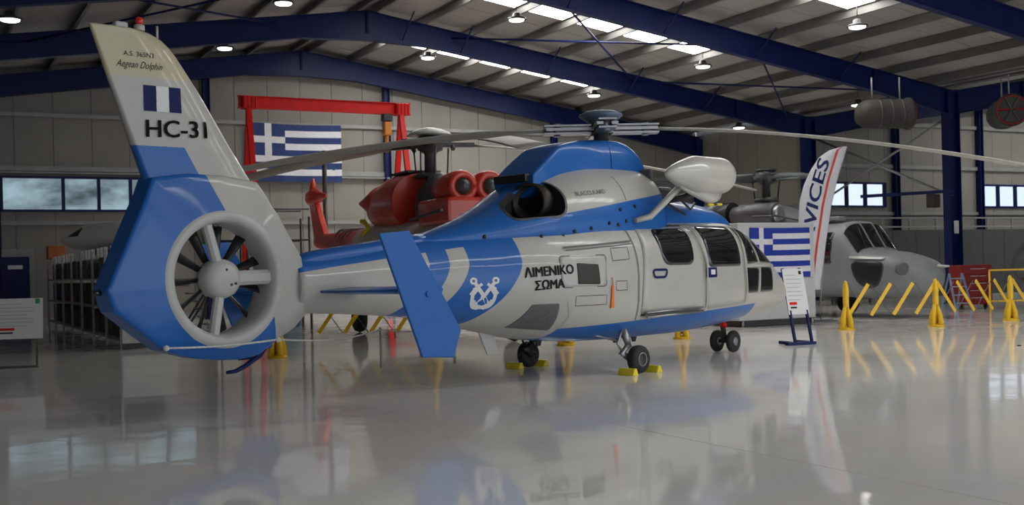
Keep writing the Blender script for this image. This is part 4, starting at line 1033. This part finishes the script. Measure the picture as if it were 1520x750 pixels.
for i in range(5): MB().tube([( -4.2-i*.45, -(.50-.06*i)*cos(a_)*1.02, 1.95+.06*i+(.60-.05*i)*sin(a_)) for a_ in [j*pi/10 for j in range(21)]], .035, 8).build('boom_band', mat('band_grey', (.12, .05, .045), .5, var=.1) if i % 2 else M['darkgrey'], pu)
for (L, S) in ((-2.3, .95), (-2.3, -.95), (3.6, .1)):
    g = MB().tube([(L, S, .8), (L+.05, S, .3)], .06, 8).build('landing_gear', M['darkgrey'], pu)
    MB().lathe([(.16, -.1), (.29, -.1), (.33, 0), (.29, .1), (.16, .1)], (L+.05, S, .33), (0, 1, 0), 24).build('tyre', M['rubber'], g)
MB().tube([(-2.2, -.85, 2.62), (-1.7, -.98, 2.6), (-1.3, -1.0, 2.42), (-1.75, -1.0, 2.30)], .06, 8).build('yellow_strap', M['yellow2'], pu, label='yellow strap')
MB().tube([(.9, -.9, 2.5), (2.6, -.9, 2.62)], .03, 8).build('grab_rail', M['darkgrey'], pu)
# maintenance stand by its tail
ms = thing('maintenance_stand', 'dark steel access stand beside the red tail gearbox', 'work stand', (-6.9, 29.3, 0), .4)
for x in (-.7, 0, .7, 1.6):
    for y in (-.5, .5): MB().tube([(x, y, 0), (x, y, 3.2 if x < .5 else 2.9)], .035, 6).build('upright', M['darkgrey'], ms)
for z in (1.4, 2.3, 3.1):
    for y in (-.5, .5): MB().tube([(-.7, y, z), (1.6, y, z-.0)], .025, 6).build('rail', M['darkgrey'], ms)
MB().box((.45, 0, 1.35), (2.4, 1.0, .06)).build('platform', M['darkgrey'], ms)
for i in range(6): MB().box((-1.0-i*.1, 0, .2+i*.2), (.12, .8, .03)).build('step', M['darkgrey'], ms)
MB().tube([(-1.6, -.4, 0), (-.7, -.4, 1.4)], .03, 6).build('ladder_rail', M['darkgrey'], ms); MB().tube([(-1.6, .4, 0), (-.7, .4, 1.4)], .03, 6).build('ladder_rail', M['darkgrey'], ms)
bk = thing('blue_drum', 'small blue drum on the floor near the red tail', 'drum', (-6.0, 30.6, 0)); MB().lathe([(.28, 0), (.3, .05), (.3, .4), (.28, .45), (.3, .5), (.3, .86), (.27, .9)], n=20).build('body', mat('drum_blue', (.04, .16, .24), .5, var=.15), bk)
rg_ = thing('red_floor_rack', 'dark red cabinet low behind the tail boom', 'cabinet', (-7.0, 32.6, 0), .4); MB().box((0, 0, .55), (1.2, .5, 1.1)).build('carcass', M['rred'], rg_, .02)
for i in range(3): MB().box((0, -.26, .25+i*.32), (1.1, .03, .28)).build('drawer', M['rred'], rg_, .01)

# ------------------------------------------------------------------ grey naval helicopter (right)
M['grey'] = mat('naval_grey', (.20, .215, .22), .45, var=.08, vs=2)
M['grey2'] = mat('naval_grey_dark', (.10, .11, .115), .5, var=.15, vs=3)
haz = atan2(-4.0, 3.3)
gh = thing('grey_helicopter', 'matt grey naval helicopter with drooping nose behind the yellow barrier', 'helicopter', (6.9, 30.6, 0), haz)
GB = [(-7, .95, 1.3, 1.7, .25, 2, 2), (-4, .75, 1.3, 2.0, .5, 2.2, 2.2), (-2.6, .55, 1.3, 2.3, 1.0, 3, 3), (1.9, .5, 1.3, 2.36, 1.1, 3.2, 3.2), (2.6, .5, 1.3, 2.36, 1.08, 3, 3), (2.98, .48, 1.25, 2.34, 1.05, 3.6, 3), (3.42, .46, 1.2, 1.68, 1.02, 3.4, 2.8), (3.6, .46, 1.18, 1.64, 1.0, 3, 2.8), (4.0, .46, 1.15, 1.60, .93, 2.6, 2.6), (4.4, .48, 1.12, 1.50, .80, 2.4, 2.4), (4.75, .55, 1.1, 1.38, .58, 2.2, 2.3), (4.92, .68, 1.08, 1.28, .38, 2, 2.2), (5.0, .85, 1.06, 1.18, .15, 2, 2)]
loft(GB, 'fuselage', M['grey'], gh, .12, 48)
GW = lambda pts, nm='cockpit_window', off=.012, m='glass', r=.05, sg=-1: patch(pts, off, nm, M[m], gh, T=GB, sg=sg, r=r)
for sg in (-1, 1): GW([(1.75, 1.35), (2.75, 1.35), (2.75, 2.12), (1.85, 2.12)], sg=sg)
# windscreen panes across the sloped front: x along, y across
def gtop(L, y, off=.012):
    zb, zc, zt, w, n1, n2 = station(GB, L); q = min(.999, abs(y)/w); return (L, y, zc+(zt-zc)*(1-q**n1)**(1/n1)+off)
def gpane(y0, y1, L0, L1, nm, m, off=.014):
    mb = MB(); n = 8; v_ = []
    for i in range(n+1):
        for j in range(n+1):
            L = L0+(L1-L0)*i/n; y = y0+(y1-y0)*j/n; v_.append(gtop(L, y*(1 if True else 1), off))
    mb.add(v_, [(i*(n+1)+j, i*(n+1)+j+1, (i+1)*(n+1)+j+1, (i+1)*(n+1)+j) for i in range(n) for j in range(n)], True); mb.build(nm, M[m], gh)
gpane(-.92, -.30, 3.02, 3.40, 'windscreen_pane', 'glass', .03); gpane(-.22, .22, 3.02, 3.40, 'windscreen_pane', 'glass', .03); gpane(.30, .92, 3.02, 3.40, 'windscreen_pane', 'glass', .03)
for y in (-.26, .26): gpane(y-.035, y+.035, 2.98, 3.44, 'windscreen_bar', 'grey', .05)
MB().tube([gtop(3.42, -.6, .05), gtop(3.1, -.45, .07)], .015, 6).build('wiper', M['dark'], gh); MB().tube([gtop(3.42, .6, .05), gtop(3.1, .5, .07)], .015, 6).build('wiper', M['dark'], gh)
GW([(3.45, .74), (3.95, .74), (4.15, 1.38), (3.2, 1.42)], 'nose_bay_opening', m='dark', r=.3)
GW([(3.25, 1.46), (4.05, 1.42), (4.05, 1.47), (3.25, 1.52)], 'nose_bay_cover', .05, 'duct', .02)
MB().lathe([(.05, -.12), (.14, -.1), (.17, 0), (.12, .1)], (4.45, -.72, 1.18), (.5, -.8, 0), 20).build('sensor_window', M['grey2'], gh)
MB().lathe([(.05, 0), (.02, .28)], (4.95, 0, 1.22), (1, 0, .02), 10).build('nose_probe', M['duct'], gh)
loft([(-3.0, 2.1, 2.3, 2.45, .2, 2, 2), (-2.3, 2.1, 2.4, 2.8, .5, 2.2, 2), (-1.2, 2.1, 2.5, 3.0, .62, 2.4, 2), (.4, 2.1, 2.5, 2.95, .6, 2.4, 2), (1.3, 2.1, 2.4, 2.65, .5, 2.2, 2), (2.2, 2.1, 2.3, 2.42, .35, 2, 2)], 'engine_deck', M['grey2'], gh)
for s_ in (-1, 1):
    MB().lathe([(.26, 0), (.30, .1), (.30, .9), (.24, 1.4)], (.9, s_*.72, 2.68), (-1, 0, 0), 20).build('engine_nacelle', M['darkgrey'], gh)
    MB().lathe([(.22, 0), (.24, .05), (.16, .12)], (.9, s_*.72, 2.68), (1, 0, 0), 20).build('engine_intake', M['steel'], gh)
    MB().lathe([(.34, 0), (.34, .8), (.26, 1.1)], (-.6, s_*.66, 2.72), (-1, 0, 0), 20).build('exhaust_shroud', M['grey'] if s_ > 0 else M['dark'], gh)
MB().box((2.2, -.25, 2.47), (.7, .3, .12)).build('roof_hatch', M['grey'], gh, .03)
MB().lathe([(.12, 0), (.11, .55), (.2, .6), (.22, .8), (.12, .85)], (0, 0, 2.95), n=16).build('rotor_mast', M['darkgrey'], gh)
MB().lathe([(.32, 0), (.34, .06), (.25, .12)], (0, 0, 3.05), n=18).build('swashplate', M['darkgrey'], gh)
for k in range(4):
    a = pi/2*k+.5; ca, sa = cos(a), sin(a); P = lambda r, w, z: (ca*r-sa*w, sa*r+ca*w, z)
    MB().tube([P(.3, 0, 3.1), P(.36, 0, 3.6)], .02, 6).build('pitch_link', M['dark'], gh)
    mb = MB(); mb.tube([P(.1, 0, 3.68), P(.5, 0, 3.72), P(1.3, 0, 3.68)], [.1, .1, .06], 8).tube([P(.3, .16, 3.78), P(1.0, .12, 3.76)], .04, 8).tube([P(.3, -.14, 3.62), P(.9, -.14, 3.64)], .035, 8); mb.build('rotor_arm', M['grey2'], gh)
MB().lathe([(.25, 0), (.3, .05), (.12, .1)], (0, 0, 3.85), n=16).build('bifilar_absorber', M['dark'], gh)
for (L, S) in ((1.7, -1.15), (1.7, 1.15)):
    g = MB().tube([(L-.2, S*.85, .8), (L, S, .32)], .07, 8).build('landing_gear', M['darkgrey'], gh)
    MB().lathe([(.16, -.11), (.28, -.11), (.33, 0), (.28, .11), (.16, .11)], (L, S, .33), (0, 1, 0), 24).build('tyre', M['rubber'], g)
MB().tube([(2.2, -.9, 2.35), (1.2, -1.1, 2.6), (.4, -1.1, 2.62)], .025, 6).build('grab_rail', M['dark'], gh)
# second grey helicopter at the far right
g2 = thing('grey_helicopter', 'dark grey helicopter nose cut off by the right edge', 'helicopter', (17.2, 33.6, 0), -2.6)
GQ = [(-3, .7, 1.3, 1.9, .6, 2.4, 2.4), (-1, .5, 1.3, 2.35, .95, 2.6, 2.6), (1, .5, 1.3, 2.4, 1.0, 2.6, 2.6), (2.2, .5, 1.2, 2.2, .9, 2.2, 2.4), (3.0, .6, 1.1, 1.7, .6, 2, 2.2), (3.4, .8, 1.1, 1.35, .2, 2, 2)]
loft(GQ, 'fuselage', M['grey2'], g2, .2, 36)
MB().lathe([(.12, 0), (.12, .8), (.3, .85), (.3, 1.0), (.1, 1.05)], (0, 0, 2.35), n=16).build('rotor_mast', M['dark'], g2)
for a in (.3, 2.4, 4.5): MB().tube([(.1*cos(a), .1*sin(a), 3.25), (1.1*cos(a), 1.1*sin(a), 3.2)], .06, 8).build('rotor_arm', M['dark'], g2)
for sg in (-1, 1): 
    cpt = rounded([(1.0+.16*cos(t), 1.45+.16*sin(t)) for t in [i*pi/8 for i in range(16)]], .02); ribbon([(1.0+.17*cos(t), 1.42+.17*sin(t)) for t in [i*pi/10 for i in range(20)]], .07, .01, 'roundel', M['duct'], g2, T=GQ, sg=sg, closed=True)
MB().tube([(.5, 0, .6), (.5, 0, .2)], .06, 8).build('landing_gear', M['dark'], g2); MB().lathe([(.1, -.1), (.2, -.1), (.22, 0), (.2, .1), (.1, .1)], (.5, 0, .22), (0, 1, 0), 18).build('tyre', M['rubber'], g2)

# ------------------------------------------------------------------ clutter right
rc = thing('tool_cabinet', 'red tool cabinet behind the barrier right of the navy column', 'cabinet', (12.75, 31.6, 0), .3)
M['dred'] = mat('dark_red_paint', (.22, .012, .010), .5, spec=.3, var=.1)
MB().box((0, 0, .66), (1.0, .55, 1.1)).build('carcass', M['dred'], rc, .02)
for i in range(5): d_ = MB().box((0, -.285, .24+i*.2), (.92, .03, .18)).build('drawer', M['dred'], rc, .008); MB().box((0, -.31, .30+i*.2), (.5, .02, .015)).build('handle', M['steel'], d_)
for x in (-.4, .4): MB().lathe([(.06, -.02), (.06, .02)], (x, -.1, .06), (1, 0, 0), 12).build('castor', M['rubber'], rc)
ld = thing('step_ladder', 'light blue folding step ladder left of the red tool cabinet', 'ladder', (11.95, 30.6, 0), .2)
M['lblue'] = mat('ladder_blue', (.22, .32, .45), .4, .4, var=.1)
for x in (-.24, .24): MB().bar((x, -.35, 0), (x*.8, 0, 1.0), .05, .03).build('rail', M['lblue'], ld); MB().bar((x, .35, 0), (x*.8, 0, 1.0), .04, .03).build('rail', M['lblue'], ld)
for i in range(4): z = .2+i*.22; MB().box((0, -.35+.35*z, z), (.42, .1, .025)).build('step', M['lblue'], ld)
yr = thing('guard_rail', 'pale yellow tube guard rail at the right edge behind the barrier', 'railing', (11.98, 28.5, 0), .1)
for x in (0, 1.2, 2.4): MB().tube([(x, 0, 0), (x, 0, 1.08)], .025, 8).build('post', M['yellow'], yr)
for z in (.3, 1.08): MB().tube([(0, 0, z), (2.4, 0, z)], .022, 8).build('rail', M['yellow'], yr)
# partition of grey panels with a mezzanine rail in front of right wall
pt = struct('wall_partition', 'low dark grey partition in front of the right back wall')
M['part'] = mat('partition_grey', (.05, .052, .054), .6, var=.12)
for i in range(14): MB().box((30.1+i*1.2, UR-1.6, 1.25), (1.18, .06, 2.5)).build('partition_panel', M['part'], pt)
MB().box((38, UR-1.6, 2.62), (17, .05, .05)).build('partition_rail', M['girt'], pt); MB().box((38, UR-1.6, 2.95), (17, .05, .05)).build('partition_rail', M['girt'], pt)
for i in range(12): MB().box((30+i*1.4, UR-1.6, 2.74), (.05, .05, .46)).build('partition_rail_post', M['girt'], pt)
# workbenches and crates behind the grey helicopter
for i, (V, U, w, h, c, lb) in enumerate(((25.6, 27.6, 1.6, 1.9, 'grey2', 'tall grey equipment rack just behind the grey nose'), (27.2, 28.2, 1.5, 1.35, 'grey', 'grey work bench piled with parts left of the navy column'))):
    t = thing('work_bench', lb, 'bench', mx=HT(V, U, 0))
    for x in (-w/2, w/2):
        for y in (-.35, .35): MB().box((x, y, h/2), (.06, .06, h)).build('leg', M['darkgrey'], t)
    for z in (h*.3, h*.65, h): MB().box((0, 0, z), (w+.1, .8, .05)).build('shelf', M[c], t)
    for j in range(4): MB().box((-w/2+.25+j*.38, 0, h*.65+.17), (.28, .5, .28)).build('stored_part', M['dark' if j % 2 else 'duct'], t, .03)
bx = thing('jib_arm', 'navy jib arm with a dark brown box reaching left from the big navy column', 'crane arm', mx=HT(VV-.27, UA, 0)); MB().bar((0, -.2, 3.5), (-3.0, .6, 3.36), .08, .1).build('arm', M['navy'], bx, .01); MB().box((-.6, -.02, 3.2), (.3, .3, .42)).build('case', mat('box_brown', (.03, .018, .012), .5, var=.1), bx, .02)
# suspended air heaters under the valley
M['hbrown'] = mat('heater_brown_grey', (.045, .04, .035), .6, spec=.3, var=.2)
def heater(P, rz, label):
    t = thing('air_heater', label, 'heater', P, rz, 'drum heaters hung under the roof')
    MB().lathe([(.05, -.75), (.26, -.68), (.36, -.5), (.38, -.2), (.38, .55), (.42, .62), (.42, .70)], n=28, axis=(1, 0, 0)).build('drum', M['hbrown'], t)
    for x in (-.2, .1, .4): MB().lathe([(.385, x), (.395, x+.02), (.385, x+.04)], n=28, axis=(1, 0, 0)).build('drum_band', M['darkgrey'], t)
    MB().lathe([(.40, .705), (.36, .72), (.33, .715)], n=28, axis=(1, 0, 0)).build('outlet_ring', M['hbrown'], t); MB().tube([(.73, .36*cos(i*pi/12), .36*sin(i*pi/12)) for i in range(25)], .02, 6).build('guard_ring', M['dred'], t)
    for k in range(6):
        a = pi/3*k; MB().bar((.70, .05*cos(a), .05*sin(a)), (.72, .34*cos(a), .34*sin(a)), .03, .1, up=(1, 0, .3)).build('fan_blade', M['dred'] if k % 3 == 0 else M['darkgrey'], t)
    for x in (-.3, .45): MB().tube([(x, 0, .36), (x, 0, .95)], .02, 6).build('hanger', M['girt'], t)
    return t
heater((9.75, 29.5, 5.2), .1, 'dark drum heater hung left of the navy column haunch')
heater((12.95, 29.6, 5.15), -1.75, 'dark drum heater with red fan hung at the upper right edge')
fl = thing('floor_scrap', 'tiny black rubber scrap on the floor at the right edge', 'scrap', (7.93, 17.82, 0)); MB().lathe([(.03, 0), (.035, .01), (.02, .02)], n=10).build('piece', M['dark'], fl)
